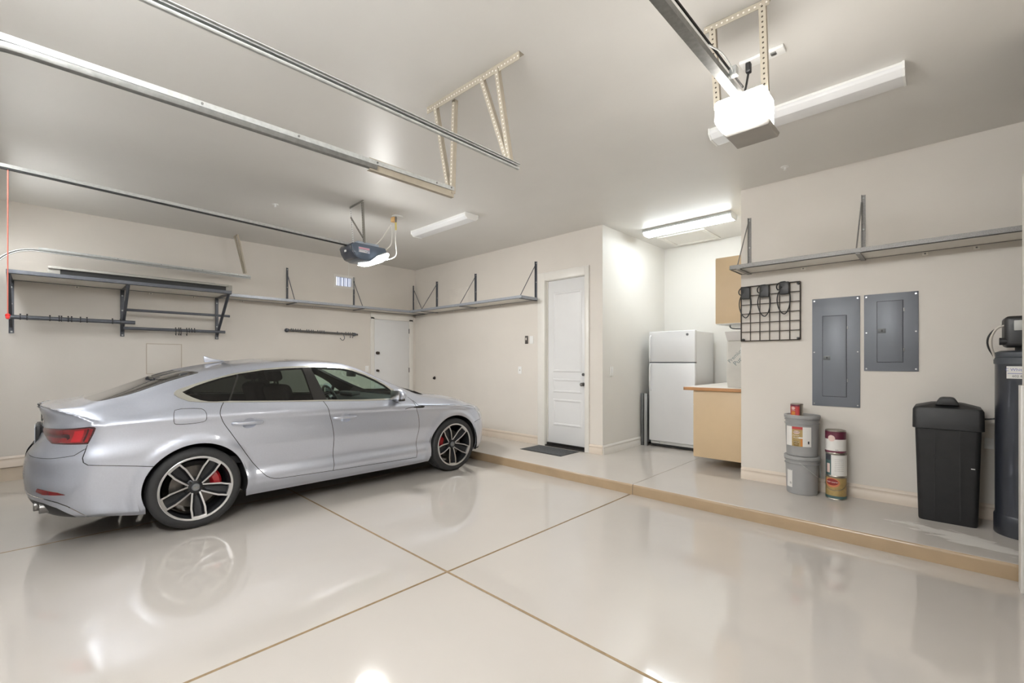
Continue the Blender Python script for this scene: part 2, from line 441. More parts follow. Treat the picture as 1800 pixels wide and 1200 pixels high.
# ---------------------------------------------------------------- the car: one smooth body surface cut into its panels
# ---- car body surface: longitudinal rows, each a table of (station, half-width, height) ----
def pchip_slopes(x,y):
    # x (n,), y (n,...)  monotone cubic slopes
    h=np.diff(x); sh=(len(h),)+(1,)*(y.ndim-1); hh=h.reshape(sh)
    d=np.diff(y,axis=0)/hh
    m=np.zeros_like(y)
    w1=2*hh[1:]+hh[:-1]; w2=hh[1:]+2*hh[:-1]
    a,b=d[:-1],d[1:]
    ok=(a*b)>0
    with np.errstate(divide='ignore',invalid='ignore'):
        hm=(w1+w2)/(w1/np.where(ok,a,1)+w2/np.where(ok,b,1))
    m[1:-1]=np.where(ok,hm,0)
    m[0]=d[0]; m[-1]=d[-1]
    return m
def hermite(x,y,m,q):
    # per-query: x (n,), y,m (n,P) or (n,), q (P,)
    i=np.clip(np.searchsorted(x,q)-1,0,len(x)-2)
    h=x[i+1]-x[i]; t=(q-x[i])/h
    t=np.clip(t,-1,2)
    if y.ndim==1: y0,y1,m0,m1=y[i],y[i+1],m[i],m[i+1]
    else:
        p=np.arange(len(q)); y0,y1,m0,m1=y[i,p],y[i+1,p],m[i,p],m[i+1,p]
    t2=t*t;t3=t2*t
    return (2*t3-3*t2+1)*y0+(t3-2*t2+t)*h*m0+(-2*t3+3*t2)*y1+(t3-t2)*h*m1
LIP=None
LEN=4.745; RA,FA=1.042,3.857; AXZ=.345
# row: (T, rear tip y, front tip y, rear corner depth, front corner depth, table)
ROWS=[
 (0.00,.10,4.63,.45,.70,[(0,.78,.255),(.35,.80,.23),(.65,.83,.19),(1.5,.85,.185),(3.3,.85,.175),(3.9,.84,.20),(4.3,.82,.20),(4.745,.78,.19)]),
 (0.05,.07,4.69,.45,.70,[(0,.82,.285),(.35,.85,.265),(.65,.875,.24),(1.5,.885,.235),(3.3,.885,.225),(3.9,.88,.24),(4.3,.87,.235),(4.745,.82,.21)]),
 (0.16,.02,4.735,.45,.70,[(0,.86,.40),(.35,.89,.40),(.8,.905,.37),(1.45,.918,.335),(3.3,.915,.325),(3.9,.90,.335),(4.3,.90,.33),(4.745,.86,.29)]),
 (0.29,.01,4.75,.45,.70,[(0,.885,.52),(.35,.905,.52),(.8,.905,.50),(1.45,.880,.465),(3.3,.880,.445),(3.9,.90,.45),(4.3,.90,.45),(4.745,.88,.39)]),
 (0.47,.025,4.755,.45,.72,[(0,.885,.655),(.35,.905,.66),(.8,.915,.67),(1.45,.915,.66),(2.5,.915,.645),(3.3,.912,.63),(3.9,.915,.62),(4.3,.91,.60),(4.745,.88,.52)]),
 (0.70,.10,4.735,.42,.75,[(0,.87,.80),(.35,.885,.835),(.8,.905,.87),(1.2,.907,.88),(2.0,.902,.868),(2.5,.898,.855),(3.3,.90,.828),(3.9,.91,.80),(4.3,.895,.745),(4.745,.86,.63)]),
 (0.755,.115,4.725,.42,.77,[(0,.865,.875),(.35,.88,.925),(.8,.910,.94),(1.2,.917,.938),(1.5,.915,.932),(2.0,.911,.917),(2.5,.907,.90),(3.0,.907,.88),(3.33,.91,.87),(3.857,.922,.845),(4.2,.905,.795),(4.745,.85,.67)]),
 (0.87,.125,4.70,.40,.78,[(0,.84,.945),(.35,.84,.985),(.6,.835,1.01),(.9,.84,1.05),(1.2,.84,1.06),(1.5,.842,1.055),(2.0,.848,1.036),(2.5,.848,1.016),(3.0,.84,.996),(3.35,.825,.985),(3.6,.815,.965),(3.9,.815,.925),(4.25,.81,.845),(4.745,.78,.72)]),
 (1.25,.105,4.66,.36,.74,[(0,.77,1.04),(.25,.72,1.065),(.4,.69,1.095),(.6,.67,1.14),(.9,.655,1.232),(1.2,.65,1.308),(1.6,.648,1.368),(2.0,.64,1.388),(2.45,.642,1.366),(2.65,.652,1.318),(2.8,.675,1.262),(2.95,.70,1.192),(3.1,.722,1.125),(3.3,.745,1.038),(3.45,.757,.997),(3.62,.757,.975),(3.857,.725,.952),(4.25,.67,.87),(4.745,.60,.745)]),
 (1.37,.105,4.645,.36,.72,[(0,.70,1.055),(.25,.64,1.08),(.4,.61,1.118),(.6,.585,1.172),(.9,.565,1.280),(1.2,.555,1.355),(1.6,.55,1.411),(2.0,.545,1.432),(2.45,.548,1.406),(2.65,.57,1.355),(2.8,.60,1.290),(2.95,.63,1.218),(3.1,.655,1.150),(3.3,.685,1.062),(3.45,.70,1.01),(3.62,.69,.988),(3.857,.65,.972),(4.25,.60,.888),(4.745,.54,.757)]),
 (1.92,.115,4.625,.36,.70,[(0,0,1.065),(.12,0,1.07),(.25,0,1.095),(.4,0,1.142),(.6,0,1.218),(.9,0,1.328),(1.2,0,1.394),(1.6,0,1.450),(2.0,0,1.474),(2.4,0,1.462),(2.7,0,1.408),(2.95,0,1.325),(3.1,0,1.262),(3.3,0,1.170),(3.5,0,1.085),(3.7,0,1.018),(3.857,0,.992),(4.25,0,.91),(4.745,0,.772)]),
]
# a tight undercut row just below the shoulder crease, and a fuller sill lip
_r=ROWS[6]; ROWS.insert(6,(.735,_r[1],_r[2],_r[3],_r[4],[(c,x-.0085*min(1,max(0,(c-.2)/.3)),z-.020) for c,x,z in _r[5]]))
_r=ROWS[5]; ROWS[5]=(.70,_r[1],_r[2],_r[3],_r[4],[(c,x-.007,z+.006) for c,x,z in _r[5]])
TN=np.array([r[0] for r in ROWS])
_tabs=[]
for r in ROWS:
    a=np.array(r[5]);_tabs.append((a[:,0],a[:,1],pchip_slopes(a[:,0],a[:,1]),a[:,2],pchip_slopes(a[:,0],a[:,2])))
def _corner(d,a,n):
    u=np.clip((a-d)/a,0,1)
    return np.power(np.clip(1-u**n,0,1),1/n)
def body(s,t):
    s=np.asarray(s,float);t=np.asarray(t,float)
    X=[];Y=[];Z=[]
    for r,(c,x,mx,z,mz) in zip(ROWS,_tabs):
        T,yr,yf,ar,af,_=r
        xx=hermite(c,x,mx,s)*_corner(s,ar,2.6)*_corner(LEN-s,af,2.35)
        yy=yr*(1-s/LEN)**6*1.0+s+(yf-LEN)*(s/LEN)**10
        X.append(xx);Y.append(yy);Z.append(hermite(c,z,mz,s))
    X=np.array(X);Y=np.array(Y);Z=np.array(Z)
    o=[]
    for A in (X,Y,Z): o.append(hermite(TN,A,pchip_slopes(TN,A),t))
    x,y,z=o
    # wheel-arch lips
    for ax in (RA,FA):
        rr=np.hypot(y-ax,z-AXZ)
        k=np.clip((.47-rr)/.06,0,1); k=k*k*(3-2*k)
        x=x+.012*k*np.clip((x-.7)/.1,0,1)
    if LIP is not None:
        # boot-lid lip: a crisp edge running from the middle of the tail down to the lamp corners
        u=t-np.interp(s,LIP[0],LIP[1]); fade=np.clip((.43-s)/.12,0,1)
        k=np.where(u<0,np.clip(1+u/.14,0,1)**2,np.clip(1-u/.07,0,1)**1.3)*fade
        y=y-.016*k*np.clip(1.15-s*2.2,0,1); x=x+.010*k*np.clip((s-.05)/.2,0,1)*np.clip(x/.3,0,1); z=z+.010*k
    return x,y,z
def T_of(s,val,axis=2,lo=0.0,hi=1.92):
    s=np.asarray(s,float);val=np.asarray(val,float)
    a=np.full(s.shape,lo);b=np.full(s.shape,hi)
    sign=1 if axis==2 else -1
    for _ in range(34):
        m=(a+b)/2;v=body(s,m)[axis]
        g=(v-val)*sign<0
        a=np.where(g,m,a);b=np.where(g,b,m)
    out=(a+b)/2
    if axis==2:
        z0=body(s,np.zeros_like(s))[2]
        out=np.where(val<z0,(val-z0),out)
    return out
_ls=np.array([.001,.02,.035,.09,.142,.20,.25,.30,.34,.42]); _lz=np.array([1.052,1.062,1.062,1.056,1.042,1.018,.992,.962,.936,.90])
LIP=(_ls,T_of(_ls,_lz))
CX, CY = -5.53, -.13
car = thing('car', 'silver fastback car with dark tinted windows, parked nose to the raised step', 'car', (CX, CY, 0))
m_paint = mat('silver_paint', lin(203, 208, 221), .33, .78, var=.02, scale=90, coat=1.0, coat_rough=.04)
m_glass_dark = glass('privacy_glass', (.16, .175, .16)); m_glass = glass('green_glass', (.70, .84, .77))
m_roofglass = mat('roof_glass', lin(26, 34, 36), .04, var=.02, coat=1, spec=.8)
m_rearglass = mat('rear_glass', lin(22, 24, 24), .05, var=.02, coat=1, spec=.7)
m_chrome = mat('brushed_aluminium_trim', lin(222, 222, 214), .22, .9, var=.02)
m_gapm = mat('panel_gap', lin(26, 27, 30), .7)
m_gloss = mat('gloss_black', lin(16, 17, 18), .08, var=.02, coat=1)
m_red = mat('red_lens', lin(122, 10, 18), .12, var=.05, coat=1)
m_reddk = mat('dark_red_lens', lin(58, 10, 14), .12, var=.05, coat=1)
m_redhi = mat('bright_red_lens', lin(176, 12, 28), .12, var=.05, coat=1)
m_headl = mat('headlamp', lin(205, 212, 222), .08, .3, coat=1)
m_tyre = mat('tyre_rubber', lin(38, 38, 39), .75, var=.12, scale=30)
m_rimdk = mat('rim_grey', lin(40, 41, 44), .38, .4)
m_rim = mat('machined_rim', lin(205, 205, 206), .28, .85, var=.02)
m_disc = mat('brake_disc', lin(104, 100, 96), .4, .8, var=.1)
m_caliper = mat('caliper_red', lin(176, 22, 34), .35, coat=.6)
m_inter = mat('interior_charcoal', lin(34, 34, 36), .7, var=.1)
m_under = mat('underbody_black', lin(18, 18, 19), .8)
m_plate = mat('plate', lin(210, 214, 220), .4)

def dens(poly, step=.03, closed=True):
    P = [np.array(p, float) for p in poly]; out = []
    n = len(P)
    for i in range(n if closed else n-1):
        a, b = P[i], P[(i+1) % n]; k = max(1, int(np.linalg.norm(b-a)/step))
        for j in range(k): out.append(a+(b-a)*j/k)
    if not closed: out.append(P[-1])
    return np.array(out)
def chaikin(poly, n=2, closed=True):
    P = [np.array(p, float) for p in poly]
    for _ in range(n):
        Q = []
        m = len(P)
        for i in range(m if closed else m-1):
            a, b = P[i], P[(i+1) % m]; Q += [a*.75+b*.25, a*.25+b*.75]
        if not closed: Q = [P[0]]+Q+[P[-1]]
        P = Q
    return np.array(P)
def side(poly, rnd=0, closed=True, step=.03):
    P = chaikin(poly, rnd, closed) if rnd else np.array(poly, float)
    P = dens(P, step, closed)
    return np.stack([P[:, 0], T_of(P[:, 0], P[:, 1])], 1)
def topv(poly, rnd=0, closed=True, step=.03):
    P = chaikin(poly, rnd, closed) if rnd else np.array(poly, float)
    P = dens(P, step, closed)
    return np.stack([P[:, 0], T_of(P[:, 0], P[:, 1], 0, 1.0, 1.92)], 1)
def strip(line, w):
    P = np.array(line); out = []
    t = np.gradient(P, axis=0); t /= np.maximum(np.linalg.norm(t, axis=1, keepdims=True), 1e-9)
    n = np.stack([-t[:, 1], t[:, 0]], 1)
    return np.concatenate([P+n*w/2, (P-n*w/2)[::-1]])
def inside(pts, poly):
    x, y = pts[:, 0], pts[:, 1]; r = np.zeros(len(pts), bool)
    px, py = poly[:, 0], poly[:, 1]; j = len(poly)-1
    for i in range(len(poly)):
        c = ((py[i] > y) != (py[j] > y))
        with np.errstate(divide='ignore', invalid='ignore'):
            xi = (px[j]-px[i])*(y-py[i])/(py[j]-py[i])+px[i]
        r ^= c & (x < xi); j = i
    return r

GT = [(.937, 1.163), (1.042, 1.21), (1.148, 1.246), (1.253, 1.277), (1.404, 1.311), (1.615, 1.342), (1.826, 1.357), (2.067, 1.366), (2.247, 1.363), (2.443, 1.351), (2.564, 1.322), (2.699, 1.272), (2.82, 1.211), (2.925, 1.148), (2.99, 1.088)]
GB = [(2.985, .996), (2.609, 1.004), (2.217, 1.025), (1.765, 1.044), (1.464, 1.060), (1.298, 1.070), (1.178, 1.070), (1.118, 1.075), (1.057, 1.089), (1.005, 1.114), (.958, 1.143)]
CT = [(.874, 1.155), (.885, 1.168), (.905, 1.183), (1.087, 1.245), (1.344, 1.313), (1.615, 1.356), (1.841, 1.375), (2.067, 1.384), (2.262, 1.384), (2.45, 1.370), (2.58, 1.342), (2.714, 1.290), (2.835, 1.224), (2.955, 1.146), (3.05, 1.083), (3.135, 1.022)]
CB = [(3.165, .986), (2.97, .978), (2.609, .989), (2.217, 1.011), (1.765, 1.034), (1.464, 1.048), (1.238, 1.060), (1.057, 1.072), (.967, 1.085), (.900, 1.118), (.874, 1.143)]
P_dlo = side(GT+GB); P_chr = side(CT+CB)
P_hat = side([(3.02, 1.075), (3.125, 1.008), (3.02, 1.004)])            # little fixed glass by the mirror
L_bl, L_br = [(2.006, 1.40), (2.0065, 1.359), (2.051, 1.046), (2.055, .99)], [(2.09, 1.40), (2.097, 1.347), (2.187, 1.048), (2.20, .99)]
P_bp = side(L_bl+L_br[::-1])
P_qd = side([(1.381, 1.33), (1.397, 1.33), (1.397, 1.285), (1.291, 1.07), (1.288, 1.04), (1.272, 1.04), (1.275, 1.07), (1.381, 1.285)])
P_quart = side([(.8, 1.35), (1.389, 1.35), (1.389, 1.285), (1.283, 1.07), (1.27, 1.0), (.8, 1.0)])
P_rdg = side([(1.389, 1.40), (1.389, 1.285), (1.283, 1.07), (1.27, 1.0), (2.03, .98), (2.05, 1.046), (2.01, 1.36), (2.0, 1.42)])
P_fuel = side([(.846, .99), (.846, .915), (.870, .902), (.967, .899), (1.057, .905), (1.086, .918), (1.089, .97), (1.078, 1.005), (1.045, 1.024), (.862, 1.030)], 1, step=.02)
L_fuel = np.concatenate([P_fuel, P_fuel[:1]])
rd = chaikin([(1.238, 1.064), (1.208, 1.021), (1.193, .980), (1.193, .950), (1.223, .884), (1.298, .775), (1.449, .530), (1.554, .385), (1.60, .335), (1.675, .306), (1.8, .302), (2.232, .287)], 1, False)
sp = chaikin([(2.142, 1.028), (2.172, .973), (2.190, .912), (2.217, .821), (2.232, .726), (2.240, .638), (2.246, .50), (2.245, .379), (2.232, .287)], 1, False)
fd = chaikin([(3.195, 1.00), (3.222, .972), (3.245, .940), (3.265, .88), (3.30, .795), (3.308, .71), (3.304, .613), (3.287, .474), (3.274, .382), (3.272, .262)], 1, False)
db = [(2.232, .287), (3.272, .262)]
W_GAP = .0058
def gapline(l): return strip(side(l, 0, False, .02), W_GAP)
P_rdoor = side(list(map(tuple, rd))+[(2.232, .287)]+[tuple(p) for p in sp[::-1]]+[(2.142, 1.10), (1.238, 1.12)])
P_fdoor = side([tuple(p) for p in sp]+db+[tuple(p) for p in fd[::-1]]+[(3.16, 1.05), (2.142, 1.10)])
TL = [(.004, .874), (.004, .905), (.06, .915), (.299, .936), (.328, .932), (.334, .922), (.324, .885), (.303, .806), (.20, .806), (.088, .806), (.05, .83)]
P_tail = side(TL, step=.015)
P_tail2 = side([(.012, .878), (.012, .897), (.06, .906), (.29, .925), (.318, .918), (.296, .818), (.094, .816), (.055, .84)], step=.015)
P_tailhi = side([(.205, .905), (.262, .912), (.252, .826), (.192, .824)], step=.015)
P_tailline = strip(side([(.02, .868), (.09, .862), (.17, .872), (.176, .845)], 1, False, .01), .016)
P_tailbar = strip(side([(.287, .918), (.270, .822)], 0, False, .015), .012)
P_refl = side([(.079, .455), (.088, .480), (.130, .475), (.195, .461), (.232, .441), (.114, .438)], step=.012)
P_blade = side([(-.01, .410), (.038, .408), (.107, .408), (.208, .372), (.30, .262), (.30, .20), (-.01, .20)], step=.02)
P_bladegap = strip(side([(-.01, .410), (.038, .408), (.107, .408), (.208, .372), (.29, .277), (.30, .24)], 1, False, .015), .007)
P_diff = side([(-.01, .365), (.06, .372), (.104, .368), (.167, .335), (.228, .268), (.235, .10), (-.01, .10)], step=.02)
P_rbump = side([(-.01, .690), (.041, .697), (.132, .706), (.249, .728), (.300, .775), (.306, .707), (.318, .674), (.346, .652), (.497, .626), (.76, .578), (.80, .45), (.80, .05), (-.01, .05)])
L_rb = [(.300, .800), (.305, .707), (.318, .674), (.346, .652), (.497, .626), (.75, .579)]
L_rb2 = [(-.01, .690), (.041, .697), (.132, .706), (.249, .728), (.300, .775)]
P_head = side([(4.222, .822), (4.232, .795), (4.30, .745), (4.345, .672), (4.375, .628), (4.48, .60), (4.66, .60), (4.70, .66), (4.60, .735), (4.45, .77)], step=.02)
P_fbump = side([(4.21, .60), (4.30, .62), (4.375, .622), (4.48, .595), (4.76, .57), (4.76, .05), (4.21, .05)])
L_fb = [(4.20, .60), (4.30, .622), (4.375, .624)]
L_hood = [(3.245, .955), (3.302, .893), (3.497, .880), (3.859, .861), (4.10, .835), (4.213, .817)]
P_vent = side([(3.215, .874), (3.235, .886), (3.392, .886), (3.377, .858), (3.287, .862)], 1, step=.015)
P_ventline = strip(side([(3.115, .862), (3.16, .875), (3.30, .882)], 1, False, .015), .006)
P_rg = topv([(.300, -.02), (.300, .12), (.335, .50), (.365, .60), (.415, .63), (.545, .628), (.711, .612), (.877, .602), (1.085, .588), (1.10, .57), (1.03, .38), (.975, -.02)], 0, step=.04)
P_sun = topv([(1.72, -.02), (1.745, .40), (1.77, .515), (1.80, .53), (2.40, .515), (2.47, .46), (2.52, -.02)], 0, step=.04)
P_ws = topv([(2.72, -.02), (2.69, .40), (2.675, .535), (2.80, .575), (2.95, .60), (3.10, .625), (3.30, .65), (3.42, .655), (3.50, .50), (3.60, -.02)], 0, step=.04)
P_cowl = topv([(3.42, .66), (3.50, .50), (3.60, -.02), (3.70, -.02), (3.62, .50), (3.52, .70)], 0, step=.04)
BOWL = {'rear_door': (1.437, .860), 'front_door': (2.375, .826)}
def bowl_loop(k, f):
    c, z = BOWL[k]; a = np.linspace(0, 2*PI, 25)[:-1]
    return side([(c+.064*f*np.cos(t), z+.047*f*np.sin(t)) for t in a], step=.05)
P_bowl = {k: bowl_loop(k, 1) for k in BOWL}
def arch(ax, r=.383):
    a = np.linspace(-.25, PI+.25, 60)
    P = [(ax+r*math.cos(t), AXZ+r*math.sin(t)) for t in a]
    P += [(ax-r*.985, .02), (ax+r*.985, .02)]
    P = np.array(P); return np.stack([P[:, 0], T_of(P[:, 0], P[:, 1])], 1)
P_ar, P_af = arch(RA), arch(FA, .380)
gaps = [gapline(rd), gapline(sp), gapline(fd), gapline(db), strip(L_fuel, .004), gapline(L_rb), gapline(L_rb2), gapline(L_fb), gapline(L_hood), P_bladegap]

loops = [P_dlo, P_chr, P_hat, P_bp, P_qd, P_quart, P_rdg, P_fuel, P_rdoor, P_fdoor, P_tail, P_tail2, P_tailhi, P_tailline, P_tailbar, P_refl, P_blade, P_diff, P_rbump, P_head, P_fbump, P_vent, P_ventline, P_rg, P_sun, P_ws, P_cowl, P_ar, P_af]+gaps+[bowl_loop(k, f) for k in BOWL for f in (1, .82, .62, .4, .2)]
S0, S1, T1 = .0008, LEN-.0008, 1.92
def clampd(P):
    return np.stack([np.clip(P[:, 0], S0, S1), np.clip(P[:, 1], -.0001, T1)], 1)
verts = []; edges = []
def addloop(P):
    Q = clampd(P); b = len(verts); n = len(Q)
    verts.extend(map(tuple, Q)); edges.extend((b+i, b+(i+1) % n) for i in range(n))
addloop(dens([(S0, 0), (S1, 0), (S1, T1), (S0, T1)], .03))
for P in loops: addloop(P)
g = np.linspace(0, 1, 30)**2.2*.45
ss = np.concatenate([S0+g, np.linspace(.46, 4.2, 140)[1:-1], (S1-g*1.2)[::-1]])
ts = np.unique(np.concatenate([np.linspace(0, T1, 64), TN]))
for i, a in enumerate(ss):
    for b in ts: verts.append((float(np.clip(a, S0, S1)), float(b)))
KS = 1.0
cd = geometry.delaunay_2d_cdt([Vector(v) for v in verts], edges, [], 0, 1e-5)
V2 = np.array([tuple(v) for v in cd[0]]); F3 = np.array([f for f in cd[2] if len(f) == 3])
C2 = V2[F3].mean(axis=1)
okd = (C2[:, 1] > 0) & (C2[:, 1] < T1)
F3, C2 = F3[okd], C2[okd]
vs, vt = np.clip(V2[:, 0], S0, S1), np.clip(V2[:, 1], 0, T1)
bx, by, bz = body(vs, vt); BP = np.stack([bx, by, bz], 1)
# exact normals from small steps along the surface
def nrm(s, t):
    e = 1e-3
    sa, sb = np.clip(s-e, S0*.5, None), np.clip(s+e, None, LEN-S0*.5)
    ta, tb = np.clip(t-2e-3, 0, T1), np.clip(t+2e-3, 0, T1)
    ds = np.stack(body(sb, t), 1)-np.stack(body(sa, t), 1)
    dt = np.stack(body(s, tb), 1)-np.stack(body(s, ta), 1)
    n = np.cross(ds, dt); n /= np.maximum(np.linalg.norm(n, axis=1, keepdims=True), 1e-12)
    return n
BN = nrm(vs, vt)
if BN[np.argmin(abs(vs-2.3)+abs(vt-.45))][0] < 0: BN = -BN
BN[vt > T1-1e-4, 0] = 0
BN /= np.maximum(np.linalg.norm(BN, axis=1, keepdims=True), 1e-12)
reg = np.full(len(F3), 'body', dtype=object)
def put(name, P, only=None):
    k = inside(C2, clampd(P) if False else P)
    if only is not None: k &= np.isin(reg, only)
    reg[k] = name
put('rear_bumper', P_rbump); put('front_bumper', P_fbump)
put('rear_door', P_rdoor); put('front_door', P_fdoor)
k = (C2[:, 1] > .60) & (C2[:, 0] > 3.2) & (reg == 'body')
hoodT = np.interp(C2[:, 0], side(L_hood, 0, False)[:, 0], side(L_hood, 0, False)[:, 1])
reg[k & (C2[:, 1] > hoodT) & (C2[:, 0] > 3.25)] = 'hood'
put('rear_bowl', P_bowl['rear_door']); put('front_bowl', P_bowl['front_door']); put('fuel_flap', P_fuel, ['body']); put('blade', P_blade, ['rear_bumper']); put('diffuser', P_diff, ['rear_bumper', 'blade', 'body'])
put('reflector', P_refl); put('tail_light', P_tail); put('tail_red', P_tail2); put('tail_bright', P_tailhi, ['tail_red']); put('tail_light', P_tailline, ['tail_red', 'tail_bright']); put('tail_light', P_tailbar, ['tail_red'])
put('headlight', P_head); put('vent', P_vent); put('vent', P_ventline)
put('window_trim', P_chr); put('dlo', P_dlo)
put('rear_door_glass', P_rdg, ['dlo']); put('quarter_glass', P_quart, ['dlo']); reg[reg == 'dlo'] = 'front_door_glass'
put('pillar_trim', P_bp, ['rear_door_glass', 'front_door_glass']); put('divider', P_qd, ['rear_door_glass', 'quarter_glass']); put('front_door_glass', P_hat)
put('rear_window', P_rg); put('sunroof', P_sun); put('windshield', P_ws); put('cowl', P_cowl)
paints = ['body', 'rear_bumper', 'front_bumper', 'rear_door', 'front_door', 'hood', 'fuel_flap', 'blade']
for P in gaps: put('gap', P, paints)
put('hole', P_ar); put('hole', P_af)

def region_mesh(name, key, m, parent, sides=(1, -1), off=0., srange=None):
    k_ = np.isin(reg, key if isinstance(key, list) else [key])
    if srange: k_ &= (C2[:, 0] > srange[0]) & (C2[:, 0] < srange[1])
    f = F3[k_]
    if not len(f): return None
    used, inv = np.unique(f, return_inverse=True); f = inv.reshape(-1, 3)
    if callable(off):
        P, Nn = off(BP[used], BN[used])
    else: P = BP[used]+BN[used]*off; Nn = BN[used]
    VV, FF, NN = [], [], []
    for sg in sides:
        q = P*np.array([sg, 1, 1]); nn = Nn*np.array([sg, 1, 1])
        a = q[f[:, 1]]-q[f[:, 0]]; b = q[f[:, 2]]-q[f[:, 0]]
        fl = (np.cross(a, b)*nn[f[:, 0]]).sum(1) < 0
        ff = f.copy(); ff[fl] = ff[fl][:, ::-1]
        FF.append(ff+sum(len(v) for v in VV)); VV.append(q); NN.append(nn)
    V, Fc, Nn = np.concatenate(VV), np.concatenate(FF), np.concatenate(NN)
    base = np.array(WL[parent.name])-np.array(WL[car.name])
    me = bpy.data.meshes.new(name); me.from_pydata((V-base).tolist(), [], Fc.tolist()); me.materials.append(m)
    me.shade_smooth(); me.normals_split_custom_set_from_vertices(Nn.tolist())
    me.update()
    o = bpy.data.objects.new(name, me); COL.objects.link(o); o.parent = parent; WL[o.name] = WL[parent.name]
    return o
bodyo = region_mesh('car_body', 'body', m_paint, car)
region_mesh('panel_gap', 'gap', m_gapm, bodyo, off=-.006)
region_mesh('hood', 'hood', m_paint, car)
rb = region_mesh('rear_bumper', 'rear_bumper', m_paint, car); region_mesh('front_bumper', 'front_bumper', m_paint, car)
region_mesh('bumper_blade', 'blade', m_paint, rb); region_mesh('diffuser', 'diffuser', m_black, rb)
region_mesh('windshield', 'windshield', glass('clear_glass', (.80, .90, .85)), car); region_mesh('rear_window', 'rear_window', m_rearglass, car); region_mesh('sunroof', 'sunroof', m_roofglass, car)
region_mesh('cowl', 'cowl', m_black, car)
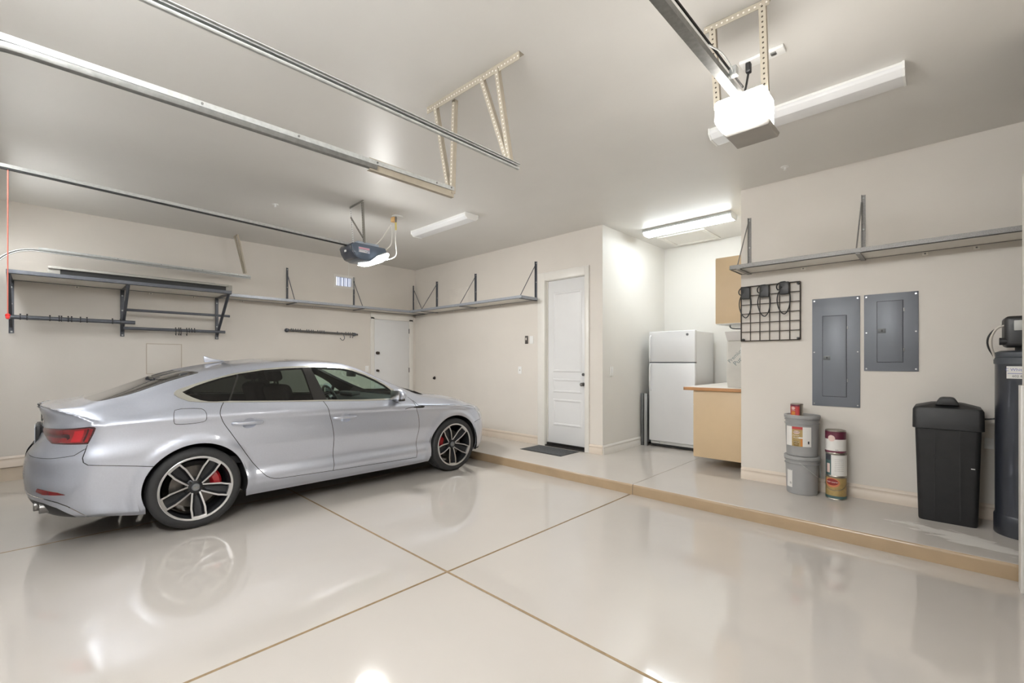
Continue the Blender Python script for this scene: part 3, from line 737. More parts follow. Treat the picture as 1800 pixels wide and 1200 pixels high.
# inner lining keeps the cabin dark behind the panels
region_mesh('interior_lining', [k for k in ('body', 'rear_door', 'front_door', 'window_trim', 'pillar_trim', 'divider', 'gap', 'fuel_flap', 'rear_window', 'sunroof')], m_inter, car, off=-.028, srange=(.62, 3.45))
def bowl_off(k):
    c, z = BOWL[k]
    def f(P, Nn):
        q = np.clip(((P[:, 1]-c)/.064)**2+((P[:, 2]-z)/.047)**2, 0, 1)
        d = .026*(1-q)**.6; Q = P-Nn*d[:, None]
        g = np.stack([np.zeros(len(P)), -(P[:, 1]-c)/.064**2, -(P[:, 2]-z)/.047**2], 1)*.026*1.2
        N2 = Nn+g; N2 /= np.linalg.norm(N2, axis=1, keepdims=True)
        return Q, N2
    return f
def Wd(x, y, z): return (CX+x, CY+y, z)
doors = {}
for sg in (1, -1):
    for nm, key in (('rear_door', 'rear_door'), ('front_door', 'front_door')):
        d = region_mesh(nm, key, m_paint, car, (sg,)); doors[(nm, sg)] = d
        region_mesh('door_glass', nm+'_glass', m_glass_dark if nm == 'rear_door' else m_glass, d, (sg,))
        # pull handle: bowl and grip
        hc, hz = BOWL[nm]; hz += .004
        hx = float(body(np.array([hc]), T_of(np.array([hc]), np.array([hz])))[0][0])
        region_mesh('handle_bowl', nm.split('_')[0]+'_bowl', m_paint, d, (sg,), off=bowl_off(nm))
        mb = MB(); sl = -.022                    # the handle follows the crease, lower toward the front
        yy = [-.134, -.125, -.09, -.04, 0, .04, .09, .122, .132]; oo = [-.002, .012, .022, .026, .027, .026, .022, .012, -.002]; hh = [.008, .0135, .0145, .0145, .0145, .0145, .0145, .0125, .007]
        R = []
        for y_, o_, h_ in zip(yy, oo, hh):
            cz = hz+y_*sl
            bx_ = float(body(np.array([hc+y_]), T_of(np.array([hc+y_]), np.array([cz])))[0][0])
            R.append([mb.bm.verts.new(Wd(sg*(bx_+o_+.007*math.cos(a_)), hc+y_, cz+h_*math.copysign(abs(math.sin(a_))**.7, math.sin(a_)))) for a_ in np.linspace(0, 2*PI, 15)[:-1]])
        for A_, B_ in zip(R, R[1:]):
            for i in range(14): mb.bm.faces.new((A_[i], A_[(i+1) % 14], B_[(i+1) % 14], B_[i]))
        mb.bm.faces.new(R[0]); mb.bm.faces.new(R[-1][::-1]); bmesh.ops.recalc_face_normals(mb.bm, faces=mb.bm.faces[:])
        mb.done('door_handle', m_paint, d, smooth=60)
    region_mesh('side_window', 'quarter_glass', m_glass_dark, car, (sg,))
    region_mesh('window_trim', 'window_trim', m_chrome, car, (sg,), off=.002)
    region_mesh('pillar_trim', 'pillar_trim', m_gloss, car, (sg,), off=.001); region_mesh('window_divider', 'divider', m_gloss, car, (sg,), off=.001)
    region_mesh('fuel_flap', 'fuel_flap', m_paint, car, (sg,))
    tl = region_mesh('tail_light', 'tail_light', m_reddk, car, (sg,), off=.001)
    region_mesh('light_lens', 'tail_red', m_red, tl, (sg,), off=.002); region_mesh('brake_lens', 'tail_bright', m_redhi, tl, (sg,), off=.002)
    region_mesh('rear_reflector', 'reflector', m_red, rb, (sg,), off=.003)
    region_mesh('headlight', 'headlight', m_headl, car, (sg,), off=.001)
    region_mesh('fender_vent', 'vent', m_gloss, car, (sg,), off=.001)
    # door mirror: shell, black foot, glass
    mr = MB(); b = bmesh.new(); bmesh.ops.create_uvsphere(b, u_segments=28, v_segments=16, radius=1)
    for v in b.verts:
        x, y, z = v.co
        y2 = math.copysign(abs(y)**.9, y)*(.075 if y > 0 else .040); z2 = math.copysign(abs(z)**.9, z)*.066; x2 = math.copysign(abs(x)**.85, x)*.105
        v.co = Vector((CX+sg*(.965+x2), CY+2.985+y2+x*.012, 1.045+z2*(1-.12*x*sg)))
    mr._merge(b); mr = mr.done('side_mirror', m_paint, car)
    MB().box(CX+sg*.965-.088, CY+2.985-.052, 1.045-.052, CX+sg*.965+.092, CY+2.985-.042, 1.045+.05, .004).done('mirror_glass', m_steel, mr)
    mb = MB(); mb.box(CX+min(sg*.83, sg*1.0), CY+2.965, .965, CX+max(sg*.83, sg*1.0), CY+3.055, .990, .01); mb.box(CX+min(sg*.88, sg*1.02), CY+2.95, .978, CX+max(sg*.88, sg*1.02), CY+3.04, 1.0, .008)
    mb.done('mirror_foot', m_gloss, mr)
    # paired tail pipes
    for q in (.50, .61):
        mb = MB(); mb.lathe([(.037, 0), (.040, .004), (.040, .16), (.034, .16), (.034, .012), (.036, .004), (.037, 0)], Wd(sg*q, .075 if q < .55 else .105, .322), 24, 'y')
        mb.done('tail_pipe', m_nickel, car)
# underbody, wheel wells
mb = MB()
mb.box(CX-.60, CY+.24, .28, CX+.60, CY+4.45, .52, .02); mb.box(CX-.80, CY+1.48, .17, CX+.80, CY+3.40, .50, .02); mb.box(CX-.70, CY+.32, .29, CX+.70, CY+.62, .55, .02); mb.box(CX-.76, CY+4.28, .20, CX+.76, CY+4.42, .5, .02)
mb.done('underbody', m_under, car)
for ax in (RA, FA):
    for sg in (1, -1):
        mb = MB(); n = 28; rr = .395
        R0 = []
        for i in range(n+1):
            a = -.30+(PI+.60)*i/n
            y, z = CY+ax+rr*math.cos(a), AXZ+rr*math.sin(a)
            R0.append((mb.bm.verts.new((CX+sg*.50, y, z)), mb.bm.verts.new((CX+sg*(.905 if ax == FA else .90), y, z))))
        for A, B in zip(R0, R0[1:]): mb.bm.faces.new((A[0], A[1], B[1], B[0]))
        mb.bm.faces.new([r[0] for r in R0])
        mb.done('wheel_well', m_under, car)
# aerial fin, wiper, licence plate, badge
mb = MB(); mb.prism([(1.285, 1.410), (1.275, 1.470), (1.288, 1.474), (1.35, 1.448), (1.45, 1.428), (1.47, 1.42)], 'x', -.018, .018, m=Matrix.Translation((CX, CY, .012)), bev=.006)
mb.done('aerial_fin', m_paint, car)
mb = MB(); mb.tube([Wd(.66, 3.36, 1.048), Wd(.50, 3.47, 1.045), Wd(-.1, 3.60, 1.07)], .010, 6, smooth=1); mb.prism([(3.38, 1.02), (3.40, 1.056), (3.50, 1.02), (3.54, .995)], 'x', CX+.52, CX+.66, m=Matrix.Translation((0, CY, 0)), bev=.004)
mb.done('wiper', m_blackm, car)
mb = MB(); mb.box(*Wd(-.165, .083, .735), *Wd(.165, .10, .895), .004); mb.box(*Wd(-.175, .090, .725), *Wd(.175, .115, .905), .004)
mb.done('licence_plate', m_black, car)
MB().box(*Wd(-.155, .078, .745), *Wd(.155, .0832, .885), .001).done('plate_face', m_plate, car)
mb = MB()
for i in range(4): mb.lathe([(.026, 0), (.030, -.004), (.034, 0), (.030, .004), (.026, 0)], Wd(-.0675+.045*i, .118, .965), 24, 'y')
mb.done('ring_badge', m_chrome, car)
# cabin: seats, dashboard, wheel
mb = MB(); mb.box(CX-.78, CY+.60, .48, CX+.78, CY+3.30, .56, .02); mb.box(CX-.10, CY+1.7, .55, CX+.10, CY+3.1, .74, .03)
mb.done('cabin_floor', m_inter, car)
def seat(x, y, w, back, name='car_seat'):
    mb = MB()
    mb.box(CX+x-w/2, CY+y, .55, CX+x+w/2, CY+y+.50, .76, .05, 3)
    rot = Matrix.Translation(Wd(x, y+.02, .70)) @ Matrix.Rotation(.30, 4, 'X')
    mb.box(-w/2, -.12, 0, w/2, .03, back, .06, 3, m=rot)
    hr = [0] if w < .7 else [-.42, .42]
    for h in hr:
        mb.box(h-.13, -.085, back+.035, h+.13, .02, back+.20, .04, 3, m=rot); mb.cyl(rot @ Vector((h-.05, -.03, back-.02)), rot @ Vector((h-.05, -.03, back+.05)), .008, 8); mb.cyl(rot @ Vector((h+.05, -.03, back-.02)), rot @ Vector((h+.05, -.03, back+.05)), .008, 8)
    mb.done(name, m_inter, car)
seat(.38, 2.02, .52, .52); seat(-.38, 2.02, .52, .52); seat(0, 1.22, 1.25, .46)
mb = MB(); mb.prism([(2.98, .70), (2.96, .90), (3.02, .965), (3.30, .985), (3.45, .97), (3.45, .6), (3.0, .6)], 'x', -.74, .74, m=Matrix.Translation((CX, CY, 0)), bev=.01)
mb.box(*Wd(-.60, 3.0, .95), *Wd(-.22, 3.14, 1.02), .03)
mb.done('dashboard', m_inter, car)
mb = MB(); rot = Matrix.Translation(Wd(-.40, 2.80, .935)) @ Matrix.Rotation(-1.15, 4, 'X')
mb.tube([rot @ Vector((.185*math.cos(a), .185*math.sin(a), 0)) for a in np.linspace(0, 2*PI, 33)[:-1]], .016, 8, True)
mb.box(-.18, -.03, -.012, .18, .03, .012, .01, m=rot); mb.cyl(rot @ Vector((0, 0, 0)), rot @ Vector((0, 0, -.22)), .04, 12); mb.cyl(rot @ Vector((0, 0, .015)), rot @ Vector((0, 0, -.03)), .07, 20)
mb.done('steering_wheel', m_black, car)
mb = MB(); mb.box(*Wd(-.11, 2.87, 1.235), *Wd(.11, 2.90, 1.30), .012); mb.cyl(Wd(0, 2.9, 1.29), Wd(0, 2.96, 1.33), .012, 8)
mb.done('rear_view_mirror', m_black, car)

# wheels
def wheel(x, y, sg, phi0, cal):
    """built round the wheel's own axis: local u = along the car, v = up, w = outwards"""
    wx = .786
    Mx = Matrix.Translation(Wd(sg*wx, y, AXZ-.0015)) @ Matrix(((0, 0, sg, 0), (1, 0, 0, 0), (0, 1, 0, 0), (0, 0, 0, 1)))
    wl = Wd(sg*wx, y, AXZ)
    R = .3435; H = .128
    t = MB()
    prof = [(.268, -H+.02), (.272, -H+.004), (.285, -H), (.312, -H-.003), (.330, -H+.008), (R-.004, -H+.022), (R, -H+.04)]
    for g_ in (-.07, -.025, .025, .07):
        prof += [(R, g_-.006), (R-.007, g_-.0045), (R-.007, g_+.0045), (R, g_+.006)]
    prof += [(R, H-.04), (R-.004, H-.022), (.330, H-.008), (.312, H+.003), (.285, H), (.272, H-.004), (.268, H-.02)]
    b = bmesh.new()
    t.lathe(prof, (0, 0, 0), 72, 'z', m=Mx)
    w = t.done('wheel', m_tyre, car, smooth=40)
    # barrel and machined lip
    mb = MB(); mb.lathe([(.2665, H-.006), (.262, H-.012), (.252, H-.030), (.240, H-.075), (.232, -.02), (.245, -H+.01), (.270, -H+.004), (.262, -H+.02), (.225, -.02), (.228, H-.075)], (0, 0, 0), 72, 'z', m=Mx)
    mb.done('rim_barrel', m_rimdk, w)
    mb = MB(); mb.lathe([(.272, H-.008), (.2725, H-.001), (.268, H+.001), (.256, H-.003), (.2545, H-.012), (.262, H-.013), (.272, H-.008)], (0, 0, 0), 72, 'z', m=Mx)
    for k in range(5):      # the bright arc closing every spoke at the rim
        a = phi0+k*2*PI/5
        n = 8; da = .215; A = []
        for i in range(n+1):
            q = a-da+2*da*i/n
            A.append([Mx @ Vector((r*math.cos(q), r*math.sin(q), h)) for r, h in ((.262, H-.001), (.2415, H-.010), (.2415, H-.035), (.262, H-.03))])
        rr = [[mb.bm.verts.new(p) for p in ring] for ring in A]
        for P, Q in zip(rr, rr[1:]):
            for i in range(4): mb.bm.faces.new((P[i], P[(i+1) % 4], Q[(i+1) % 4], Q[i]))
    # the two machined edges of every spoke
    for k in range(5):
        a = phi0+k*2*PI/5
        for s2 in (1, -1):
            path = [(.050, .54), (.085, .40), (.14, .315), (.185, .275), (.215, .228), (.250, .198)]
            hts = [H-.062, H-.048, H-.032, H-.022, H-.014, H-.008]
            wd = [.0060, .0062, .0065, .0070, .0070, .0070]
            prev = None
            C = [Vector((r*math.cos(a+s2*q), r*math.sin(a+s2*q))) for r, q in path]
            for i, c in enumerate(C):
                d = (C[min(i+1, 5)]-C[max(i-1, 0)]).normalized(); nn = Vector((-d.y, d.x))
                ring = [mb.bm.verts.new(Mx @ Vector((*(c+nn*wd[i]*u), hts[i]+v))) for u, v in ((-1, 0), (1, 0), (1, -.004), (-1, -.004))]
                if prev:
                    for j in range(4): mb.bm.faces.new((prev[j], prev[(j+1) % 4], ring[(j+1) % 4], ring[j]))
                prev = ring
    bmesh.ops.recalc_face_normals(mb.bm, faces=mb.bm.faces[:])
    mb.done('rim_edge', m_rim, w, smooth=25)
    # dark spoke bodies behind the edges, with a sunk middle
    for k in range(5):
        a = phi0+k*2*PI/5; mb = MB()
        path = [(.045, .62), (.085, .43), (.14, .335), (.185, .292), (.215, .245), (.252, .215)]
        hts = [H-.064, H-.051, H-.035, H-.025, H-.017, H-.011]
        prev = None
        for i, (r, q) in enumerate(path):
            c, s_ = math.cos(a), math.sin(a)
            hw = r*math.sin(q); rc = r*math.cos(q)
            inn = max(.0, hw-.021)
            pts = [(-hw, 0), (-hw+.012, 0), (-inn*.8, -.028), (0, -.032), (inn*.8, -.028), (hw-.012, 0), (hw, 0), (hw-.006, -.040), (-hw+.006, -.040)]
            ring = [mb.bm.verts.new(Mx @ Vector((rc*c-u*s_, rc*s_+u*c, hts[i]+v))) for u, v in pts]
            if prev:
                for j in range(len(pts)): mb.bm.faces.new((prev[j], prev[(j+1) % len(pts)], ring[(j+1) % len(pts)], ring[j]))
            prev = ring
        bmesh.ops.recalc_face_normals(mb.bm, faces=mb.bm.faces[:])
        mb.done('spoke', m_rimdk, w, smooth=30)
    mb = MB(); mb.lathe([(.0, H-.052), (.034, H-.052), (.058, H-.062), (.074, H-.070), (.078, H-.11), (0, H-.11)], (0, 0, 0), 40, 'z', m=Mx)
    hub = mb.done('hub', m_rimdk, w)
    mb = MB(); mb.lathe([(0, H-.040), (.026, H-.041), (.031, H-.045), (.032, H-.055), (0, H-.055)], (0, 0, 0), 32, 'z', m=Mx)
    mb.done('centre_cap', mat('cap_grey', lin(120, 122, 126), .35, .7) if 'cap_grey' not in bpy.data.materials else bpy.data.materials['cap_grey'], hub)
    mb = MB()
    for i in range(4):
        q = Vector((-.0132+.0088*i, 0))
        mb.tube([Mx @ Vector((q.x+.0056*math.cos(t_), .0056*math.sin(t_), H-.0398)) for t_ in np.linspace(0, 2*PI, 17)[:-1]], .0009, 5, True)
    mb.done('cap_rings', m_chrome, hub)
    for k in range(5):
        a = phi0+k*2*PI/5
        p = Mx @ Vector((.056*math.cos(a), .056*math.sin(a), H-.075)); q = Mx @ Vector((.056*math.cos(a), .056*math.sin(a), H-.052))
        MB().cyl(p, q, .0105, 6, bev=.002).done('wheel_bolt', m_blackm, hub)
    # brake
    mb = MB(); mb.lathe([(.075, -.005), (.075, .012), (.178, .012), (.178, -.014), (.07, -.014)], (0, 0, 0), 60, 'z', m=Mx)
    mb.done('brake_disc', m_disc, w)
    mb = MB()
    n = 12; A = []
    for i in range(n+1):
        q = cal-.52+1.04*i/n
        wv = 1-.25*abs(2*i/n-1)**3
        A.append([mb.bm.verts.new(Mx @ Vector((r*math.cos(q), r*math.sin(q), h))) for r, h in ((.118, -.03), (.118, .030*wv), (.140, .050*wv), (.185, .050*wv), (.204, .030*wv), (.204, -.03))])
    for P, Q in zip(A, A[1:]):
        for i in range(6): mb.bm.faces.new((P[i], P[(i+1) % 6], Q[(i+1) % 6], Q[i]))
    mb.bm.faces.new(A[0]); mb.bm.faces.new(A[-1][::-1])
    bmesh.ops.recalc_face_normals(mb.bm, faces=mb.bm.faces[:])
    mb.done('brake_caliper', m_caliper, w)
wheel(.786, RA, 1, math.radians(58), .05)
wheel(.786, FA, 1, math.radians(48), PI-.12)
wheel(.786, RA, -1, math.radians(20), .05)
wheel(.786, FA, -1, math.radians(30), PI-.12)
# ---------------------------------------------------------------- garage door tracks, hangers, openers
CH = [(.013, -.030), (.016, -.026), (.016, -.020), (.0135, -.020), (.012, -.0275), (.004, -.0285), (-.006, -.023), (-.0115, -.012), (-.0105, -.003), (.0135, -.003), (.0135, -.008), (.016, -.008), (.016, -.001), (.013, 0), (-.013, 0), (-.0145, -.010), (-.009, -.025), (.003, -.031)]
ANG = [(-.013, .0002), (.026, .0002), (.026, .0026), (-.0105, .0026), (-.0105, .027), (-.013, .027)]
def flip_prof(p): return [(-u, v) for u, v in p][::-1]
def track(label, x, y1, z, z0, face, group, cut=0, over=.12):
    t = thing('garage_door_track', label, 'door track', (x, y1, z), group)
    yc, rr = -.06, .36
    zz = lambda y: z0+(z-z0)*(y-yc)/(y1-yc)
    path = [(x, y1-cut, zz(y1-cut)), (x, yc, z0)]+[(x, yc-rr*math.sin(a), z0-rr+rr*math.cos(a)) for a in np.linspace(0, PI/2, 14)[1:]]+[(x, yc-rr, .0)]
    MB().sweep(CH if face > 0 else flip_prof(CH), path).done('track_channel', m_galv_dark if cut else m_galv, t)  # darker steel on the cut channel stands in for shade on its underside
    MB().sweep(ANG if face > 0 else flip_prof(ANG), [(x, y1, z), (x, yc-over, z0)]).done('track_angle', m_galv, t)
    sg = -1 if face > 0 else 1
    if cut:
        mb = MB(); mb.box(min(x, x+sg*.003), y1-cut-.05, z-.046, max(x, x+sg*.003), y1, z+.030); mb.box(x-.028, y1-cut-.05, z-.046, x+.001, y1, z-.043)
        mb.done('track_extension', m_perf, t)
    for y in (y1-.03, y1-.16, y1-.62, y1-1.1, y1-1.55):
        MB().cyl((x+sg*.010, y, zz(y)+.015), (x+sg*.017, y, zz(y)+.015), .006, 8).done('bolt', m_galv_dark, t)
    return t
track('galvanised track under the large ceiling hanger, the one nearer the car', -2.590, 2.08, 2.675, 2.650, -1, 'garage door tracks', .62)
track('galvanised track under the large ceiling hanger, the one farther from the car', -1.985, 2.12, 2.694, 2.694, 1, 'garage door tracks')
track('galvanised track with a curved end above the deep grey wall rack', -7.735, 2.22, 2.732, 2.758, 1, 'garage door tracks', over=-.02)

def perf_bar(mb, p0, p1, w, n=(0, -1, 0), th=.0025, flange=.0):
    """flat perforated bar from p0 to p1, width across; second leg if flange"""
    p0, p1 = Vector(p0), Vector(p1); d = (p1-p0); L = d.length; d.normalize(); nn = Vector(n); nn = (nn-d*nn.dot(d)).normalized(); s = d.cross(nn)
    m = Matrix((( d.x, s.x, nn.x, p0.x), (d.y, s.y, nn.y, p0.y), (d.z, s.z, nn.z, p0.z), (0, 0, 0, 1)))
    mb.box(0, -w/2, -th/2, L, w/2, th/2, m=m)
    if flange: mb.box(0, -w/2, -flange, L, -w/2+th, 0, m=m)
    return m, L
def holes(parent, m, L, w, step=.027, r=.0055, th=.0025, name='punched_holes', mt=None, v=0):
    mb = MB(); k = int(L/step)
    for i in range(k):
        x = (i+.5)*L/k
        mb.cyl(m @ Vector((x, v, th/2)), m @ Vector((x, v, th/2+.0006)), r, 6); mb.cyl(m @ Vector((x, v, -th/2-.0006)), m @ Vector((x, v, -th/2)), r, 6)
    return mb.done(name, mt or m_holelight, parent)
def hanger_part(par, name, p0, p1, w, n, mt=m_perf, fl=.03, hm=None, step=.027):
    mb = MB(); m, L = perf_bar(mb, p0, p1, w, n, flange=fl); o = mb.done(name, mt, par); holes(o, m, L, w, step, mt=hm); return o
hg = thing('ceiling_hanger', 'beige perforated angle-iron hanger with four legs, carrying two tracks from the ceiling', 'hanger', (-2.36, 2.03, HC))
hanger_part(hg, 'hanger_rail', (-2.83, 2.018, HC-.026), (-1.90, 2.046, HC-.026), .052, (0, -1, 0), fl=.045)
for a, b in (((-2.74, 2.02, HC-.03), (-2.618, 2.055, 2.655)), ((-2.565, 2.06, HC-.03), (-2.598, 2.06, 2.655)), ((-2.24, 2.03, HC-.03), (-2.028, 2.06, 2.72)), ((-2.095, 2.03, HC-.03), (-2.010, 2.065, 2.70))):
    hanger_part(hg, 'leg', a, b, .032, (0, -1, 0), fl=.03)
hg2 = thing('ceiling_hanger', 'small two-legged hanger holding the track end by the left wall', 'hanger', (-7.75, 2.03, HC))
mb = MB(); perf_bar(mb, (-7.90, 2.03, HC-.012), (-7.70, 2.03, HC-.012), .03, (0, -1, 0), flange=.03); mb.done('hanger_rail', m_perf, hg2)
for a, b in (((-7.86, 2.03, HC-.01), (-7.725, 2.12, 2.775)), ((-7.72, 2.03, HC-.01), (-7.715, 2.14, 2.775))):
    mb = MB(); perf_bar(mb, a, b, .03, (0, -1, 0), flange=.02); mb.done('leg', m_perf, hg2)

# left opener -------------------------------------------------------------
m_opener = mat('opener_blue_grey', lin(78, 90, 106), .35, var=.03, coat=.4)
m_opener_dk = mat('opener_dark', lin(48, 54, 66), .35, var=.03, coat=.4)
m_chassis = mat('opener_chassis', lin(172, 182, 196), .4, .5)
m_lensL = emis('opener_lens_lit', (1.0, .985, .95), 150.0)
m_diff_off_ = mat('lens_cap', lin(232, 233, 234), .3)
m_lensR = emis('opener_lens_lit_warm', (1.0, .965, .91), 34.0)
op = thing('garage_door_opener', 'blue-grey ceiling opener with one lit white end, hung above the car', 'garage door opener', (-5.186, 2.70, 2.75), 'garage door openers')
ox0, ox1 = -5.345, -5.03
prof = [(2.515, 2.815), (2.535, 2.735), (2.575, 2.675), (2.64, 2.650), (2.80, 2.652), (2.86, 2.665), (2.95, 2.72), (2.985, 2.79), (2.96, 2.842), (2.56, 2.846)]
MB().prism(prof, 'x', ox0, ox1, bev=.014).done('housing', m_opener, op)
MB().prism([(2.506, 2.80), (2.526, 2.735), (2.566, 2.675), (2.60, 2.66), (2.60, 2.835), (2.53, 2.838)], 'x', ox0+.012, ox1-.012, bev=.006).done('front_panel', m_opener_dk, op)
MB().box(-5.20, 2.504, 2.745, -5.165, 2.515, 2.768, .002).done('front_mark', m_white, op)
# the lens: wraps the low rear corner
pl = [(2.745, 2.644), (2.83, 2.640), (2.895, 2.652), (2.985, 2.715), (3.012, 2.772), (2.975, 2.795), (2.86, 2.740), (2.80, 2.690)]
mb = MB().prism(pl, 'x', ox0-.012, ox1+.012, bev=.012)
for f_ in mb.bm.faces:
    f_.normal_update()
    if f_.normal.z > .35: f_.material_index = 1
mb.done('lens', [m_lensL, m_diff_off_], op)
MB().box(-5.29, 2.60, 2.842, -5.05, 2.88, 2.872, .004).done('chassis', m_chassis, op)
st = MB().box(-5.0305, 2.60, 2.735, -5.0275, 2.745, 2.80, .0012).done('sticker', mat('sticker_grey', lin(150, 152, 166), .5), op)
MB().box(-5.028, 2.606, 2.777, -5.0268, 2.74, 2.795, 0).done('sticker_band', mat('sticker_pink', lin(206, 150, 166), .5), st)
for z, w in ((2.762, .11), (2.750, .075), (2.742, .10)):
    MB().box(-5.028, 2.608, z-.003, -5.0268, 2.608+w, z+.003).done('sticker_line', m_white, st)
def rail(par, x, y0, z0, y1, z1, w=.035, h=.03, mt=m_galv, dark=True):
    mb = MB()
    a = math.atan2(z1-z0, y1-y0); L = math.hypot(z1-z0, y1-y0)
    m = Matrix.Translation((x, y0, z0)) @ Matrix.Rotation(a, 4, 'X')
    mb.box(-w/2, 0, 0, w/2, L, h*.62, m=m); mb.box(-w*.2, 0, h*.6, w*.2, L, h, m=m)
    r = mb.done('rail', mt, par)
    if dark:
        mb = MB(); mb.box(-w*.36, .02, -h*.42, w*.36, L-.02, -.0005, m=m); mb.done('drive_belt', m_black, r)
    return r
rail(op, -5.186, YF+.05, 2.925, 2.56, 2.832)
m_strap = mat('strap_steel', lin(150, 148, 142), .45, .7)
hanger_part(op, 'hanger_rail', (-5.345, 2.645, HC-.014), (-5.0, 2.635, HC-.014), .028, (0, -1, 0), m_strap, .02, m_hole)
hanger_part(op, 'strap', (-5.32, 2.645, HC-.02), (-5.285, 2.665, 2.86), .028, (0, -1, 0), m_white, 0, m_hole)
hanger_part(op, 'strap', (-5.025, 2.638, HC-.02), (-5.06, 2.68, 2.86), .026, (0, -1, 0), m_strap, .02, m_hole)
hanger_part(op, 'strap', (-5.31, 2.640, 3.22), (-5.06, 2.675, 2.92), .026, (0, -1, 0), m_strap, 0, m_hole)
mb = MB(); mb.tube([(-5.06, 2.83, 2.862), (-5.05, 2.90, 2.93), (-5.06, 3.03, 3.13), (-5.07, 3.06, 3.17), (-5.055, 3.07, 3.13), (-5.03, 3.05, 2.98), (-5.03, 3.04, 2.90), (-5.05, 2.98, 2.83), (-5.07, 2.93, 2.80), (-5.06, 2.86, 2.85)], .007, 8, smooth=2)
mb.done('signal_wire', m_whitecord, op)
# ceiling box with its orange plug and the white flex to the opener
sk = thing('ceiling_socket', 'round white ceiling socket with an orange plug above the car', 'socket', (-5.26, 3.25, HC))
MB().cyl((-5.24, 3.26, HC-.012), (-5.24, 3.26, HC), .075, 28, bev=.004).done('cover', m_white, sk)
MB().box(-5.315, 3.20, HC-.075, -5.245, 3.26, HC-.012, .008).done('orange_plug', mat('orange_plug', lin(226, 184, 126), .5), sk)
cd_ = thing('electric_flex', 'white flex dropping from the ceiling socket to the opener above the car', 'cord', (-5.23, 3.22, 3.3))
MB().tube([(-5.232, 3.232, HC-.014), (-5.232, 3.23, HC-.09)], .011, 8).done('plug', m_galv_dark, cd_)
MB().tube([(-5.232, 3.23, HC-.09), (-5.230, 3.23, HC-.19)], .013, 8).done('yellow_sleeve', mat('yellow_sleeve', lin(222, 206, 130), .5), cd_)
MB().tube([(-5.230, 3.23, HC-.19), (-5.228, 3.22, 3.02), (-5.20, 3.22, 2.90), (-5.15, 3.19, 2.80), (-5.17, 3.10, 2.745), (-5.20, 3.02, 2.735), (-5.20, 2.975, 2.76)], .0065, 8, smooth=2).done('flex', m_whitecord, cd_)
# red release pull
pc = thing('pull_cord', 'red emergency release cord with a red handle, hanging at the left edge', 'pull cord', (-5.186, -.19, 2.9))
MB().tube([(-5.186, -.189, 2.905), (-5.186, -.190, 2.3), (-5.187, -.19, 1.785)], .0035, 6).done('cord', mat('red_cord', lin(222, 120, 104), .6), pc)
mb = MB(); mb.cyl((-5.215, -.19, 1.768), (-5.157, -.19, 1.768), .012, 12, bev=.004); mb.sph((-5.187, -.19, 1.785), .015, 10)
mb.done('handle', mat('red_handle', lin(226, 44, 40), .4), pc)

# right opener -------------------------------------------------------------
op2 = thing('garage_door_opener', 'white-lit ceiling opener close to the camera, in the single bay', 'garage door opener', (-.81, 2.75, 2.78), 'garage door openers')
MB().prism([(-.885, 2.690), (-.905, 2.720), (-.668, 2.720), (-.662, 2.710), (-.672, 2.690)], 'y', 2.665, 2.86, bev=.004).done('housing', mat('opener_grey', lin(150, 146, 140), .4), op2)
mb = MB().prism([(-.945, 2.790), (-.938, 2.905), (-.692, 2.905), (-.682, 2.880), (-.682, 2.7205), (-.905, 2.7205)], 'y', 2.645, 2.83, bev=.012)
for f_ in mb.bm.faces:
    f_.normal_update()
    if f_.normal.z > .5: f_.material_index = 1
mb.done('lens', [m_lensR, m_diff_off_], op2)
rail(op2, -.812, YF+.05, 2.80, 2.66, 2.868, w=.045, h=.05, mt=m_galv_dark, dark=False)
MB().tube([(-.79, YF+.06, 2.862), (-.79, 2.64, 2.925)], .006, 6).done('drive_chain', m_blackm, op2)
mb = MB(); mb.tube([(-.772, 2.1, 2.87), (-.765, 2.25, 2.91), (-.765, 2.36, 2.905), (-.772, 2.45, 2.89)], .004, 6, smooth=2); mb.box(-.79, 2.42, 2.885, -.755, 2.46, 2.93, .004)
mb.done('limit_switch', m_galv, op2)
hanger_part(op2, 'hanger_rail', (-1.0, 2.645, HC-.020), (-.665, 2.66, HC-.020), .038, (0, -1, 0), m_perf, .03)
hanger_part(op2, 'strap', (-.955, 2.645, HC-.02), (-.935, 2.67, 2.87), .034, (0, -1, 0), m_perf, .03, m_hole)
hanger_part(op2, 'strap', (-.70, 2.655, HC-.02), (-.69, 2.67, 2.87), .034, (0, -1, 0), m_perf, .03, m_hole)
sk2 = thing('ceiling_socket', 'white double ceiling socket strip behind the brightly lit opener', 'socket', (-.82, 3.14, HC))
MB().box(-.95, 3.10, HC-.022, -.70, 3.18, HC, .005).done('cover', m_white, sk2)
MB().box(-.775, 3.115, HC-.03, -.745, 3.145, HC-.02, .003).done('outlet', m_galv_dark, sk2)
cd2 = thing('electric_flex', 'black plug and flex between the ceiling strip and the brightly lit opener', 'cord', (-.9, 3.12, 3.3))
MB().box(-.915, 3.105, HC-.085, -.885, 3.14, HC-.022, .006).done('plug', m_black, cd2)
MB().tube([(-.90, 3.12, HC-.085), (-.905, 3.08, 3.15), (-.90, 2.95, 2.98), (-.88, 2.84, 2.86)], .007, 8, smooth=2).done('flex', m_black, cd2)

